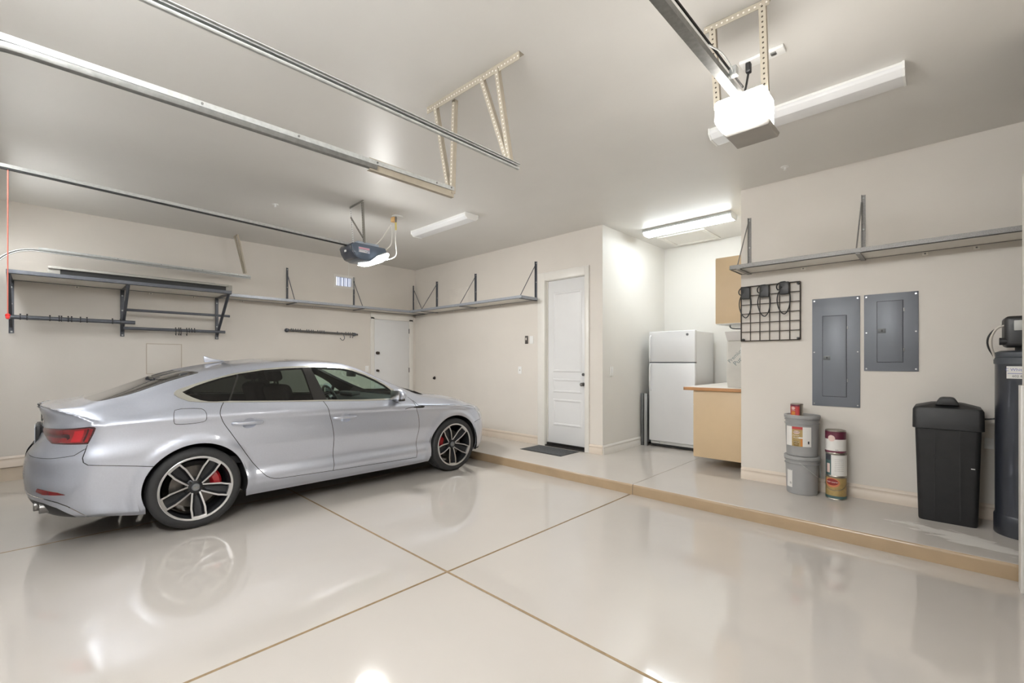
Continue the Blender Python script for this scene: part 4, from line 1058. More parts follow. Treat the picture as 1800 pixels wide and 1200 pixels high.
# fluorescent fittings ------------------------------------------------------
m_diff_off = mat('diffuser_unlit', lin(232, 233, 234), .28, var=.01)
m_diff_on = emis('diffuser_lit', (.90, .97, 1.0), 29.0)
m_diff_fill = emis('fill_tube_lit', (.955, .98, 1.0), 46.0)
def fluo(label, x0, x1, y0, y1, m_d, h=.078):
    t = thing('fluorescent_light', label, 'ceiling light', ((x0+x1)/2, (y0+y1)/2, HC), 'fluorescent ceiling lights')
    yc, w = (y0+y1)/2, (y1-y0)/2
    lit = m_d is m_diff_on; q = .012 if lit else 0
    MB().box(x0+.004, y0+.004-q, HC-.022-q, x1-.004, y1-.004+q, HC, .002).done('tray', m_white if m_d is m_diff_off else m_galv, t)
    MB().prism([(y0+q, HC-.018-q), (y0+q, HC-.045-q*.5), (yc-w*.62, HC-h), (yc+w*.62, HC-h), (y1-q, HC-.045-q*.5), (y1-q, HC-.018-q)], 'x', x0+.012, x1-.012, bev=.004).done('diffuser', m_d, t)
    for a, b in ((x0, x0+.013), (x1-.013, x1)):
        MB().prism([(y0-.003, HC), (y0-.003, HC-.047), (yc-w*.63, HC-h-.003), (yc+w*.63, HC-h-.003), (y1+.003, HC-.047), (y1+.003, HC)], 'x', a, b).done('end_cap', m_white if m_d is m_diff_off else m_diff_off, t)
    return t
fluo('unlit white fluorescent fitting on the ceiling above the car, by the far corner', -5.68, -4.44, 3.76, 3.98, m_diff_off)
fluo('unlit white fluorescent fitting on the ceiling behind the brightly lit opener', -1.41, -.18, 3.82, 4.05, m_diff_off)
fluo('lit fluorescent fitting over the refrigerator alcove', -3.20, -1.96, 6.10, 6.33, m_diff_on)
def fill_pendant(label, x0, x1, mt, up=True):  # unseen lamps added to fill the room with light
    t = thing('added_fill_light', label, 'ceiling light', ((x0+x1)/2, -.48, 3.05), 'added fill lights behind the camera')
    MB().box(x0, -.575, 3.045, x1, -.385, 3.075, .004).done('tray', m_white, t)
    for y in (-.545, -.48, -.415):
        MB().cyl((x0+.03, y, 3.025), (x1-.03, y, 3.025), .019, 14).done('fill_tube', mt, t)
        if up: MB().cyl((x0+.03, y, 3.097), (x1-.03, y, 3.097), .019, 14).done('fill_tube', mt, t)
    for x in (x0+.15, x1-.15): MB().cyl((x, -.48, 3.07), (x, -.48, HC), .004, 6).done('chain', m_steel, t)
fill_pendant('added fill light hanging behind the camera, over the single door', -1.75, -.35, emis('fill_tube_bright', (.955, .98, 1.0), 165.0))
fill_pendant('added fill light hanging behind the camera, between the doors', -3.45, -2.05, m_diff_fill, False)
fill_pendant('added fill light hanging behind the camera, over the wide door', -5.40, -4.00, emis('fill_tube_dim', (.955, .98, 1.0), 22.0), False)
fill_pendant('added fill light hanging behind the camera, beside the left wall', -7.40, -6.00, m_diff_fill, False)
# sprinkler heads
for i, (x, y, lb) in enumerate(((-1.134, 5.088, 'sprinkler head on the ceiling above the wall shelf by the breaker panels'), (-5.92, 1.971, 'sprinkler head on the ceiling above the car'))):
    t = thing('sprinkler_head', lb, 'sprinkler', (x, y, HC))
    MB().lathe([(0, -.006), (.034, -.006), (.038, 0), (0, 0)], (x, y, HC), 24).done('escutcheon', m_white, t)
    mb = MB(); mb.cyl((x, y, HC-.03), (x, y, HC-.005), .009, 10); mb.cyl((x, y, HC-.034), (x, y, HC-.031), .014, 12)
    mb.done('deflector', m_white, t)

# ---------------------------------------------------------------- shelves
def shelf(label, axis, a0, a1, wall, depth, posts, z=2.425, below=False, hgt=.60, m_e=None, rods=True, clips=()):
    """shelf hung along a wall: deck, steel edge, uprights with diagonal rods (or braces below)"""
    m_e = m_e or m_rackedge
    sg = 1 if axis == 'y' else -1                    # into the room
    mid = (a0+a1)/2
    t = thing('wall_shelf', label, 'shelf', (wall, mid, z) if axis == 'y' else (mid, wall, z), 'wall shelves')
    def B(mb, d0, p0, z0, d1, p1, z1, bev=0):
        w0, w1 = wall+sg*d0, wall+sg*d1
        if axis == 'y': mb.box(min(w0, w1), p0, z0, max(w0, w1), p1, z1, bev)
        else: mb.box(p0, min(w0, w1), z0, p1, max(w0, w1), z1, bev)
        return mb
    def P(d, p, zz): return (wall+sg*d, p, zz) if axis == 'y' else (p, wall+sg*d, zz)
    B(MB(), .004, a0+.003, z-.012, depth-.004, a1-.003, z+.006).done('deck', m_deck, t)
    mb = MB(); B(mb, depth-.004, a0, z-.022, depth, a1, z+.022); B(mb, depth-.030, a0, z-.022, depth, a1, z-.018); B(mb, 0, a0, z-.018, .004, a1, z+.02)
    for e in (a0, a1-.004): B(mb, 0, e, z-.022, depth, e+.004, z+.018)
    mb.done('front_edge', m_e, t)
    for p in posts:
        mb = MB()
        if below:
            B(mb, 0, p-.022, z-.655, .004, p+.022, z-.02); B(mb, 0, p-.022, z-.655, .03, p-.018, z-.02)
            br = mb.done('bracket', m_rack, t)
            mb = MB(); perf_bar(mb, P(depth-.02, p+.012, z-.03), P(.010, p+.012, z-.60), .034, (0, 1, 0) if axis == 'y' else (1, 0, 0), flange=.028); perf_bar(mb, P(depth-.01, p, z-.024), P(.0, p, z-.024), .034, (0, 0, 1)); mb.done('brace', m_rack, br)
            for zz in (z-.10, z-.30, z-.46, z-.635): MB().cyl(P(.004, p, zz), P(.009, p, zz), .010, 8).done('screw', m_galv, br)
        else:
            B(mb, 0, p-.016, z+.02, .004, p+.016, z+hgt); B(mb, 0, p-.016, z+.02, .026, p-.012, z+hgt)
            br = mb.done('bracket', m_rack if m_e is m_rackedge else m_e, t)
            mb = MB(); mb.tube([P(.02, p-.014, z+hgt-.07), P(depth-.012, p-.014, z+.0)], .006, 8); mb.done('diagonal_rod', m_rack if m_e is m_rackedge else m_e, br)
            mb = MB(); B(mb, 0, p-.018, z-.030, depth-.002, p+.018, z-.022); mb.done('support_arm', m_rack if m_e is m_rackedge else m_e, br)
            for zz in (z+hgt-.03, z+hgt*.45): MB().cyl(P(.004, p, zz), P(.009, p, zz), .008, 8).done('screw', m_galv, br)
    for p in clips:
        mb = MB(); B(mb, 0, p-.02, z-.05, .012, p+.02, z-.022, .003); c = mb.done('wall_clip', m_deck, t)
        mb = MB(); B(mb, .012, p-.006, z-.042, .016, p+.006, z-.030, .001); mb.done('screw', m_galv_dark, c)
    return t
dsh = shelf('deep grey-edged wall rack with pipe rails below it, above the car', 'y', -.285, 1.885, XL, .665, (-.267, .745, 1.85), below=True, m_e=m_rack, clips=(.30, 1.05, 1.55))
for p, q, d, zz, rr_ in ((-.30, .86, .18, 1.955, .025), (.745, 1.955, .275, 2.115, .018), (.745, 1.93, .125, 1.880, .021)):
    MB().tube([(XL+d, p, zz), (XL+d, q, zz)], rr_, 12).done('pipe_rail', m_rack, dsh)
shelf('long narrow wall shelf running past the small window to the corner', 'y', 1.89, YB-.005, XL, .39, (2.882, 4.083, 5.415), clips=(2.2, 3.3))
shelf('narrow wall shelf on the back wall, ending at the panelled door', 'x', XL+.395, -4.665, YB, .39, (-7.309, -6.147, -4.70), clips=(-6.8, -5.5))
shelf('speckled steel wall shelf above the grey breaker panels', 'x', -1.648, .95, YB, .395, (-1.562, -.556, .80), z=2.425, m_e=m_rackdk, clips=(-1.05, -.12, .2))
# long grey panels lying on the deep rack
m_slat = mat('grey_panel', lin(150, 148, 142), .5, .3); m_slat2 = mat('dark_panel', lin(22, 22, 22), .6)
def long_panel(label, y0, y1, x0, x1, z0, z1, mt, lip):
    t = thing('folded_shutter', label, 'panel', ((x0+x1)/2, (y0+y1)/2, z0), 'panels lying on the deep rack')
    MB().box(x0, y0, z0, x1, y1, z1, .003).done('panel_sheet', mt, t)
    mb = MB(); mb.box(x1, y0, z0+lip[0], x1+.03, y1-.05, z0+lip[1], .002); mb.done('panel_flange', m_slat, t)
    mb = MB(); mb.box(x1+.001, y0+.10, z0+.002, x1+.006, y1-.08, z0+lip[0]-.002); mb.done('black_channel', m_slat2, t)  # black channel below the flange
    return t
long_panel('long grey folded panel lying at the front of the deep rack', .035, 1.90, -7.95, -7.46, 2.4475, 2.532, m_slat, (.058, .0845))
tag(MB().box(-7.93, .42, 2.5325, -7.50, 1.70, 2.546, .003).done('thin_board', mat('board_grey', lin(110, 108, 104), .5), loc=(-7.7, 1.0, 2.5325)), 'thin dark board lying on top of the grey folded panel', 'board', 'panels lying on the deep rack')

# hooks on the pipe rails ----------------------------------------------------
def s_hook(label, p, r, hang, group, flip=1, mt=None):
    x, y, z = p; mb = MB()
    pts = [Vector((x+(r+.0035)*math.cos(a)*flip, y, z+(r+.0035)*math.sin(a))) for a in np.linspace(PI*1.25, .0, 12)]
    pts = [Vector((x-(r+.0035)*flip, y, z-r*.9))]+[Vector((x+(r+.0035)*math.cos(a)*flip, y, z+(r+.0035)*math.sin(a))) for a in np.linspace(PI, 0, 10)]
    if hang: pts += [Vector((x+(r+.0035)*flip, y, z-hang+.02)), Vector((x+(r-.004)*flip, y, z-hang)), Vector((x+(r-.018)*flip, y, z-hang+.004)), Vector((x+(r-.024)*flip, y, z-hang+.018))]
    else: pts += [Vector((x+(r+.0035)*flip, y, z-r))]
    mb.tube(pts, .0042, 6); mb.sph(pts[-1], .0075, 8); mb.sph(Vector((x, y, z+r+.011)), .0085, 8)
    return tag(mb.done('hook', mt or m_black, loc=p), label, 'hook', group)
base = None
lb = 'small black hook clipped on the first pipe rail below the deep rack'
for i, y in enumerate((-.19, -.135, .055, .135, .155, .215, .245, .325, .385, .63, .71)):
    p = (XL+.18, y, 1.955)
    if base is None: base = s_hook(lb, p, .025, 0, 'hooks on the first pipe rail')
    else: copy_tree(base, p)
base = None
lb = 'black hook hanging down from the lowest pipe rail below the deep rack'
for i, y in enumerate((1.315, 1.352, 1.374, 1.445)):
    p = (XL+.125, y, 1.880)
    if base is None: base = s_hook(lb, p, .021, .075, 'hooks hanging from the lowest pipe rail')
    else: copy_tree(base, p)
base = None
lb = 'small black hook clipped upright on the lowest pipe rail below the deep rack'
for i, y in enumerate((1.475, 1.505, 1.54)):
    p = (XL+.125, y, 1.880)
    if base is None: base = s_hook(lb, p, .021, 0, 'hooks upright on the lowest pipe rail')
    else: copy_tree(base, p)
hr = thing('hook_rail', 'dark pipe rail on two wall flanges, between the rack and the white side door', 'rail', (XL, 3.5, 1.95))
MB().tube([(XL+.05, 2.86, 1.962), (XL+.05, 4.135, 1.940)], .0165, 12).done('pipe_rail', mat('pipe_grey', lin(104, 102, 100), .45, .5), hr)
for y, z in ((2.87, 1.962), (4.08, 1.941)):
    mb = MB(); mb.cyl((XL, y, z), (XL+.006, y, z), .034, 20); mb.cyl((XL, y, z), (XL+.05, y, z), .016, 12); mb.sph((XL+.05, y, z), .028, 12)
    mb.done('wall_flange', m_rack, hr)
base = None
lb = 'small dark hook clipped on the pipe rail between the rack and the side door'
for i, y in enumerate((2.93, 2.96, 3.0, 3.04, 3.08, 3.19, 3.225, 3.27, 3.30, 3.38, 3.42, 3.455, 3.49, 3.74, 3.90, 3.95)):
    p = (XL+.05, y, 1.962-.01725*(y-2.86))
    if base is None: base = s_hook(lb, p, .0165, 0, 'hooks on the rail by the side door', mt=m_rack)
    else: copy_tree(base, p)
base = None
for y in (3.985, 4.03):
    p = (XL+.05, y, 1.962-.01725*(y-2.86))
    if base is None: base = s_hook('dark short hook hanging near the right end of the rail by the side door', p, .0165, .07, 'short hooks hanging from the rail by the side door', mt=m_rack)
    else: copy_tree(base, p)
mb = MB(); x, y, z = XL+.05, 3.84, 1.945
mb.tube([(x, y-.02, z+.02), (x+.02, y, z-.01), (x+.02, y+.02, z-.05), (x+.02, y+.028, z-.09), (x+.02, y+.005, z-.125), (x+.02, y-.035, z-.118), (x+.02, y-.05, z-.095)], .006, 8, smooth=2); mb.sph((x+.02, y-.052, z-.092), .011, 10)
tag(mb.done('hook', m_rack, loc=(x, y, z)), 'large curved dark hook hanging from the rail by the side door', 'hook')

# ---------------------------------------------------------------- small things on the walls
ap = thing('access_panel', 'painted-over square access panel on the wall above the car', 'access panel', (XL, 1.205, 1.5))
mb = MB(); mb.box(XL, 1.008, 1.26, XL+.004, 1.400, 1.675, .0015); mb.done('panel_sheet', m_wall, ap)
MB().box(XL, .998, 1.25, XL+.002, 1.410, 1.685).done('panel_edge', mat('panel_edge', lin(186, 174, 160), .6), ap)
def plate(label, x0, x1, z0, z1, y=YB, name='switch_plate', cat='switch', kind='rocker', mt=None):
    t = thing(name, label, cat, ((x0+x1)/2, y, (z0+z1)/2))
    MB().box(x0, y-.006, z0, x1, y, z1, .002).done('plate', mt or m_white, t)
    xc, zc = (x0+x1)/2, (z0+z1)/2
    if kind == 'rocker': MB().box(xc-.016, y-.010, zc-.033, xc+.016, y-.0055, zc+.033, .002).done('rocker', m_white, t)
    elif kind == 'outlet':
        MB().cyl((xc, y-.008, zc), (xc, y-.0055, zc), .012, 14).done('jack', mat('jack_grey', lin(178, 172, 164), .5) if 'jack_grey' not in bpy.data.materials else bpy.data.materials['jack_grey'], t)
    return t
ct = thing('opener_button', 'dark opener wall button beside a blank white plate, next to the panelled door', 'wall control', (-4.905, YB, 1.78))
MB().box(-4.935, YB-.018, 1.715, -4.875, YB, 1.845, .005).done('case', mat('control_brown', lin(76, 70, 66), .4), ct)
MB().box(-4.918, YB-.024, 1.775, -4.892, YB-.016, 1.815, .004).done('push_button', mat('control_light', lin(214, 208, 200), .4), ct)
plate('blank white plate beside the dark opener button', -4.84, -4.765, 1.715, 1.84, name='wall_plate', cat='wall plate', kind='blank')
plate('white jack plate low on the wall between the car and the panelled door', -5.095, -5.02, 1.225, 1.345, name='wall_plate', cat='wall plate', kind='outlet')
pt = tag(MB().box(-6.99, YB-.0012, 2.52, -6.36, YB, 2.82, .0004).done('wall_patch', mat('patch_paint', lin(222, 216, 208), .5), loc=(-6.67, YB, 2.67)), 'pale painted-out rectangle on the wall above the shelf in the corner', 'wall patch')
hb = thing('pipe_stub', 'small dark pipe stub on the wall above the hood of the car', 'pipe', (-7.403, YB, 1.096))
mb = MB(); mb.cyl((-7.403, YB-.03, 1.096), (-7.403, YB, 1.096), .020, 14); mb.box(-7.40, YB-.05, 1.075, -7.375, YB-.02, 1.10, .004)
mb.done('stub', m_blackm, hb)
MB().cyl((-7.403, YB-.004, 1.096), (-7.403, YB, 1.096), .034, 18).done('flange', m_bronze, hb)
t = thing('switch_plate', 'white switch on the side wall beside the white side door', 'switch', (XL, 4.352, 1.285))
MB().box(XL, 4.315, 1.225, XL+.006, 4.39, 1.345, .002).done('plate', m_white, t); MB().box(XL+.0055, 4.335, 1.25, XL+.010, 4.37, 1.32, .002).done('rocker', m_white, t)
t = thing('switch_plate', 'white double-height switch on the alcove wall by the corner of the panelled door', 'switch', (XA, 5.69, 1.285))
MB().box(XA, 5.645, 1.215, XA+.008, 5.735, 1.355, .002).done('plate', m_white, t); MB().box(XA+.0075, 5.675, 1.245, XA+.013, 5.708, 1.325, .002).done('rocker', m_white, t)
# signal wire stapled on the wall above the small window
tag(MB().tube([(XL+.006, 3.975, WZ1+.02), (XL+.006, 3.980, WZ1+.10), (XL+.006, 3.981, 3.30)], .006, 6).done('signal_wire', m_whitecord, loc=(XL, 3.98, 3.1)), 'thin white wire running up the wall above the small window', 'wire')

# door mat
dm = thing('door_mat', 'dark grey door mat lying in front of the panelled door', 'mat', (-4.22, 5.17, PZ))
m_matg = mat('mat_grey', lin(82, 84, 86), .9, var=.3, scale=60, bump=.4, bscale=300)
MB().box(-4.58, 4.985, PZ, -3.85, 5.385, PZ+.010, .004).done('pile', m_matg, dm)
mb = MB(); mb.box(-4.60, 4.965, PZ, -3.83, 5.405, PZ+.005, .002); mb.done('rubber_edge', m_black, dm)

# ---------------------------------------------------------------- alcove
m_fridge = mat('fridge_enamel', lin(226, 227, 229), .28, var=.008, coat=.3)
fr = thing('refrigerator', 'white top-freezer refrigerator standing in the alcove', 'refrigerator', (-2.97, 6.95, PZ))
fx0, fx1, fy = -3.325, -2.605, 6.555
MB().box(fx0+.006, fy+.075, PZ+.05, fx1-.006, 7.30, 1.875, .006).done('cabinet', m_fridge, fr)
dl = MB().box(fx0, fy, .205, fx1, fy+.07, 1.405, .012, 3).done('refrigerator_door', m_fridge, fr)
du = MB().box(fx0, fy, 1.418, fx1, fy+.07, 1.890, .012, 3).done('freezer_door', m_fridge, fr)
mb = MB(); mb.tube([(fx0+.03, fy+.002, .98), (fx0+.03, fy-.030, 1.0), (fx0+.030, fy-.034, 1.2), (fx0+.03, fy-.034, 1.36), (fx0+.03, fy+.002, 1.39)], .013, 10, smooth=1); mb.done('door_handle', m_fridge, dl)
mb = MB(); mb.tube([(fx0+.03, fy+.002, 1.435), (fx0+.03, fy-.034, 1.46), (fx0+.03, fy-.034, 1.66), (fx0+.03, fy-.03, 1.80), (fx0+.03, fy+.002, 1.83)], .013, 10, smooth=1); mb.done('door_handle', m_fridge, du)
bd = MB().cyl((fx1-.115, fy-.004, 1.826), (fx1-.115, fy+.002, 1.826), .020, 24).done('round_badge', mat('badge_grey', lin(92, 96, 100), .4), du)
mb = MB(); mb.tube([(fx1-.115+.0155*math.cos(a), fy-.0045, 1.826+.0155*math.sin(a)) for a in np.linspace(0, 2*PI, 25)[:-1]], .0012, 5, True); mb.done('badge_ring', m_steel, bd)
mb = MB(); mb.box(fx0+.01, fy+.045, PZ+.045, fx1-.01, fy+.075, .205, .004); mb.box(fx0+.05, fy+.03, PZ+.055, fx0+.16, fy+.05, .19, .004); mb.done('kick_plate', mat('kick_white', lin(206, 206, 204), .4), fr)
MB().box(fx0+.02, fy+.06, PZ+.012, fx1-.02, fy+.5, PZ+.05).done('undercarriage', m_black, fr)
mb = MB()
for x in (fx0+.06, fx1-.06):
    for y in (fy+.10, 7.22): mb.cyl((x, y, PZ), (x, y, PZ+.05), .02, 12)
mb.done('roller', m_black, fr)
MB().box(fx0+.01, fy+.004, 1.4045, fx1-.01, fy+.06, 1.4185).done('door_gasket', m_rack, fr)
# two folded grey panels leaning beside it
m_al = mat('aluminium_grey', lin(176, 178, 180), .35, .7); m_aldk = mat('aluminium_dark', lin(112, 114, 116), .4, .6)
for i, (x0, x1, lb, mt) in enumerate(((-3.452, -3.412, 'grey folded frame leaning between the alcove wall and refrigerator, against the wall', m_aldk), (-3.398, -3.352, 'pale grey folded frame leaning between the alcove wall and refrigerator, beside the refrigerator', m_al))):
    t = thing('folded_stand', lb, 'folded frame', ((x0+x1)/2, 6.7, PZ), 'folded frames beside the refrigerator')
    MB().box(x0, 6.53, PZ, x1, 6.58, .925, .004).done('front_stile', mt, t)
    MB().box(x0, 7.05, PZ, x1, 7.10, .925, .004).done('back_stile', mt, t)
    MB().box(x0+.004, 6.575, .16, x1-.004, 7.055, .905, .003).done('sheet', m_al, t)
# base cabinet hung on the alcove wall, counter, wall cabinet
m_maple = mat('maple_laminate', lin(204, 180, 146), .42, var=.04, scale=3); m_mapledk = mat('maple_edge', lin(176, 128, 84), .45, var=.08, scale=10)
bc = thing('base_cabinet', 'maple base cabinet with its bare end panel facing the garage', 'cabinet', (-1.95, 6.4, .25))
MB().box(-2.262, 5.64, .245, XB-.002, 5.66, 1.066, .001).done('end_panel', m_maple, bc)
MB().box(-2.255, 5.66, .245, XB-.002, 7.30, 1.066, .001).done('carcass', m_maple, bc)
MB().box(-1.72, 5.70, .20, XB-.002, 7.28, .2445).done('wall_cleat', m_black, bc)
for i in range(3):
    y0 = 5.665+i*.55
    dd = MB().box(-2.275, y0, .255, -2.256, y0+.54, .88, .003).done('door', m_maple, bc)
    MB().tube([(-2.276, y0+.48, .70), (-2.30, y0+.48, .71), (-2.30, y0+.48, .81), (-2.276, y0+.48, .82)], .005, 8).done('handle', m_nickel, dd)
    dr = MB().box(-2.275, y0, .895, -2.256, y0+.54, 1.055, .003).done('drawer', m_maple, bc)
    MB().tube([(-2.276, y0+.21, .975), (-2.30, y0+.22, .975), (-2.30, y0+.32, .975), (-2.276, y0+.33, .975)], .005, 8).done('handle', m_nickel, dr)
co = thing('countertop', 'pale counter with a wooden edge on the maple base cabinet', 'countertop', (-2.0, 6.4, 1.07))
MB().box(-2.362, 5.605, 1.072, XB-.002, YA-.002, 1.112, .002).done('slab', mat('counter_top', lin(232, 226, 218), .35, var=.02), co)
mb = MB(); mb.box(-2.372, 5.595, 1.070, XB-.002, 5.606, 1.108, .001); mb.box(-2.372, 5.595, 1.070, -2.361, YA-.002, 1.108, .001); mb.done('wooden_edge', m_mapledk, co)
wc = thing('wall_cabinet', 'maple wall cabinet above the counter in the alcove', 'cabinet', (-1.8, 6.4, 1.88))
MB().box(-1.985, 5.62, 1.88, XB-.002, 5.64, 2.668, .001).done('end_panel', m_maple, wc)
MB().box(-1.978, 5.64, 1.88, XB-.002, 7.30, 2.668, .001).done('carcass', m_maple, wc)
MB().box(-1.985, 5.622, 1.874, XB-.002, 7.30, 1.8795).done('underside', m_white, wc)
for i in range(3): MB().box(-1.998, 5.645+i*.55, 1.885, -1.9785, 6.185+i*.55, 2.66, .003).done('door', m_maple, wc)
ph = thing('paper_towel_holder', 'dark curved wire holder under the maple wall cabinet', 'holder', (-1.78, 5.9, 1.87))
mb = MB(); mb.tube([(-1.91, 5.9, 1.874), (-1.915, 5.9, 1.850), (-1.88, 5.9, 1.832), (-1.80, 5.9, 1.826), (-1.69, 5.9, 1.822)], .007, 8, smooth=2); mb.tube([(-1.69, 5.9, 1.822), (-1.69, 5.9, 1.874)], .007, 8)
mb.done('wire_arm', m_rack, ph)
wb = thing('water_container', 'translucent white water container printed in grey, standing on the counter', 'container', (-1.78, 5.85, 1.112))
m_jug = mat('cloudy_plastic', lin(214, 210, 202), .3, trans=.15)
MB().prism([(-1.895, 1.112), (-1.905, 1.20), (-1.905, 1.66), (-1.885, 1.675), (-1.67, 1.675), (-1.67, 1.112)], 'y', 5.75, 5.98, bev=.008).done('body', m_jug, wb)
MB().prism([(-1.925, 1.79), (-1.895, 1.676), (-1.665, 1.676), (-1.665, 1.79)], 'y', 5.74, 5.99, bev=.006).done('collar', mat('cloudy_grey', lin(196, 192, 188), .35), wb)
MB().box(-1.745, 5.744, 1.50, -1.69, 5.75, 1.60, .002).done('label_tag', m_white, wb)
m_print = mat('print_grey_green', lin(120, 134, 134), .5)
rot = Matrix.Rotation(PI/2, 4, 'X')
text_mesh('Premium', .062, Matrix.Translation((-1.80, 5.7485, 1.50)) @ rot @ Matrix.Rotation(.80, 4, 'Z'), m_print, 'printed_lettering', wb)
text_mesh('Pure', .075, Matrix.Translation((-1.765, 5.7485, 1.44)) @ rot @ Matrix.Rotation(.80, 4, 'Z'), m_print, 'printed_lettering', wb)

# ---------------------------------------------------------------- right wall
gp = thing('wire_grid', 'dark square wire grid hung on the wall beside the alcove corner', 'wire grid', (-1.355, YB-.03, 1.95))
gx0, gx1, gz0, gz1 = -1.642, -1.072, 1.655, 2.256; m_wire = mat('wire_dark', lin(58, 50, 44), .5, .3)
mb = MB(); gy = YB-.030
for i in range(7):
    x = gx0+(gx1-gx0)*i/6; mb.cyl((x, gy, gz0), (x, gy, gz1), .0052 if i % 6 else .007, 8)
    z = gz0+(gz1-gz0)*i/6; mb.cyl((gx0, gy-.006, z), (gx1, gy-.006, z), .0045 if i % 6 else .006, 8)
mb.done('wires', m_wire, gp)
for x in (gx0+.02, gx1-.02):
    for z in (gz0+.015, gz1-.015):
        MB().cyl((x, YB, z), (x, gy-.012, z), .012, 10, bev=.002).done('clip', m_black, gp)
def adapter(label, cx, zt):
    t = thing('power_adapter', label, 'power adapter', (cx, gy-.03, zt), 'black power adapters on the wire grid')
    MB().box(cx-.043, gy-.062, zt-.128, cx+.043, gy-.014, zt+.002, .008, 3).done('brick', m_black, t)
    MB().tube([(cx-.045, gy-.03, zt+.006), (cx, gy-.015, zt+.012), (cx, gy+.006, zt+.002), (cx+.01, gy+.004, zt-.02)], .006, 6, smooth=1).done('hanging_clip', m_rack, t)
    y = gy-.05
    MB().tube([(cx-.02, y-.014, zt-.05), (cx-.055, y, zt-.085), (cx-.078, y+.01, zt-.05), (cx-.070, y+.015, zt-.012), (cx-.04, y+.01, zt+.004), (cx-.01, y, zt-.02), (cx-.03, y-.012, zt-.07), (cx-.062, y, zt-.12), (cx-.072, y+.006, zt-.20), (cx-.050, y+.012, zt-.29), (cx-.012, y+.012, zt-.335), (cx+.012, y+.012, zt-.33), (cx+.042, y+.012, zt-.27), (cx+.054, y+.006, zt-.18), (cx+.048, y, zt-.12)], .0058, 8, smooth=2).done('looped_cord', m_black, t)
adapter('black power adapter with looped cord on the wire grid, nearest the alcove corner', -1.580, gz1-.012)
adapter('black power adapter with looped cord on the wire grid, middle of three', -1.392, gz1-.008)
adapter('black power adapter with looped cord on the wire grid, nearest the breaker panels', -1.206, gz1+.004)

m_panel = mat('breaker_grey', lin(112, 116, 124), .42, .15, var=.02, scale=4)
m_pline = mat('breaker_seam', lin(62, 65, 72), .6)
def breaker(label, x0, x1, z0, z1, dx0, dx1, dz0, dz1, hz, group):
    t = thing('breaker_panel', label, 'breaker panel', ((x0+x1)/2, YB, (z0+z1)/2), group)
    MB().box(x0, YB-.010, z0, x1, YB, z1, .002).done('cover', m_panel, t)
    mb = MB(); mb.box(dx0-.006, YB-.0108, dz0-.006, dx1+.006, YB-.0095, dz1+.006); mb.done('door_seam', m_pline, t)
    d = MB().box(dx0, YB-.017, dz0, dx1, YB-.0105, dz1, .002).done('door', m_panel, t)
    MB().box(dx0+.004, YB-.0185, hz-.022, dx0+.062, YB-.0165, hz+.020, .001).done('latch', mat('latch_grey', lin(86, 90, 92), .4) if 'latch_grey' not in bpy.data.materials else bpy.data.materials['latch_grey'], d)
    MB().box(dx0+.027, YB-.0195, hz-.010, dx0+.040, YB-.018, hz+.010).done('latch_slot', m_black, d)
    for z in (dz0+(dz1-dz0)*.2, dz0+(dz1-dz0)*.85): MB().cyl((dx1+.010, YB-.014, z-.016), (dx1+.010, YB-.014, z+.016), .004, 8).done('hinge', m_steel, d)
    for x in (x0+.018, x1-.018):
        for z in (z0+.022, (z0+z1)/2, z1-.022): MB().cyl((x, YB-.0125, z), (x, YB-.009, z), .0065, 10).done('screw', m_steel, t)
breaker('tall grey breaker panel, lower edge near the paint buckets', -.972, -.582, .98, 2.062, -.880, -.690, 1.082, 1.880, 1.465, 'grey breaker panels')
breaker('shorter grey breaker panel above the black lidded tank', -.552, -.163, 1.337, 2.063, -.452, -.272, 1.424, 1.988, 1.715, 'grey breaker panels')

# buckets and cans -----------------------------------------------------------
m_pail = mat('pail_grey', lin(150, 150, 150), .45, var=.03); m_lid = mat('pail_lid', lin(158, 158, 158), .45, var=.03)
m_lab = mat('label_white', lin(226, 224, 220), .5, var=.02); m_gold = mat('label_gold', lin(162, 138, 88), .45, var=.12, scale=40)
m_lred = mat('label_red', lin(168, 52, 52), .45, var=.08); m_maroon = mat('label_maroon', lin(98, 38, 58), .45, var=.1)
m_olive = mat('label_olive', lin(122, 96, 38), .45, var=.1); m_orange = mat('label_orange', lin(190, 120, 48), .45); m_pink = mat('label_pink', lin(222, 196, 188), .5)
m_teal = mat('label_teal', lin(70, 96, 96), .5); m_txt = mat('print_dark', lin(60, 60, 66), .6); m_tin = mat('tin', lin(168, 162, 152), .3, .9)
VA = math.atan2(-5.3, 1.04)              # direction from the buckets back toward the camera
BX, BY = -1.033, 5.300
def pail(label, z0, zt, lid):
    t = thing('paint_bucket', label, 'bucket', (BX, BY, z0), 'five gallon paint buckets')
    h = zt-z0
    MB().lathe([(0, z0), (.128, z0), (.133, z0+.006), (.1415, z0+h*.78), (.150, z0+h*.785), (.150, z0+h*.80), (.1425, z0+h*.805), (.143, z0+h*.87), (.151, z0+h*.875), (.151, z0+h*.888), (.1435, z0+h*.893), (.1435, zt-.03), (.137, zt-.03), (.137, zt-.032), (0, zt-.032)], (BX, BY, 0), 48).done('pail', m_pail, t)
    MB().lathe([(0, zt-.008), (.128, zt-.008), (.132, zt), (.152, zt), (.156, zt-.004), (.155, zt-.030), (.149, zt-.032), (.1445, zt-.028), (0, zt-.012)], (BX, BY, 0), 48).done('lid', m_lid, t)
    return t
p1 = pail('lower grey paint bucket standing on the raised step, with a hanging wire handle', PZ, .487, 1)
p2 = pail('upper grey paint bucket with a gold and white label, stacked on the other bucket', .487, .893, 1)
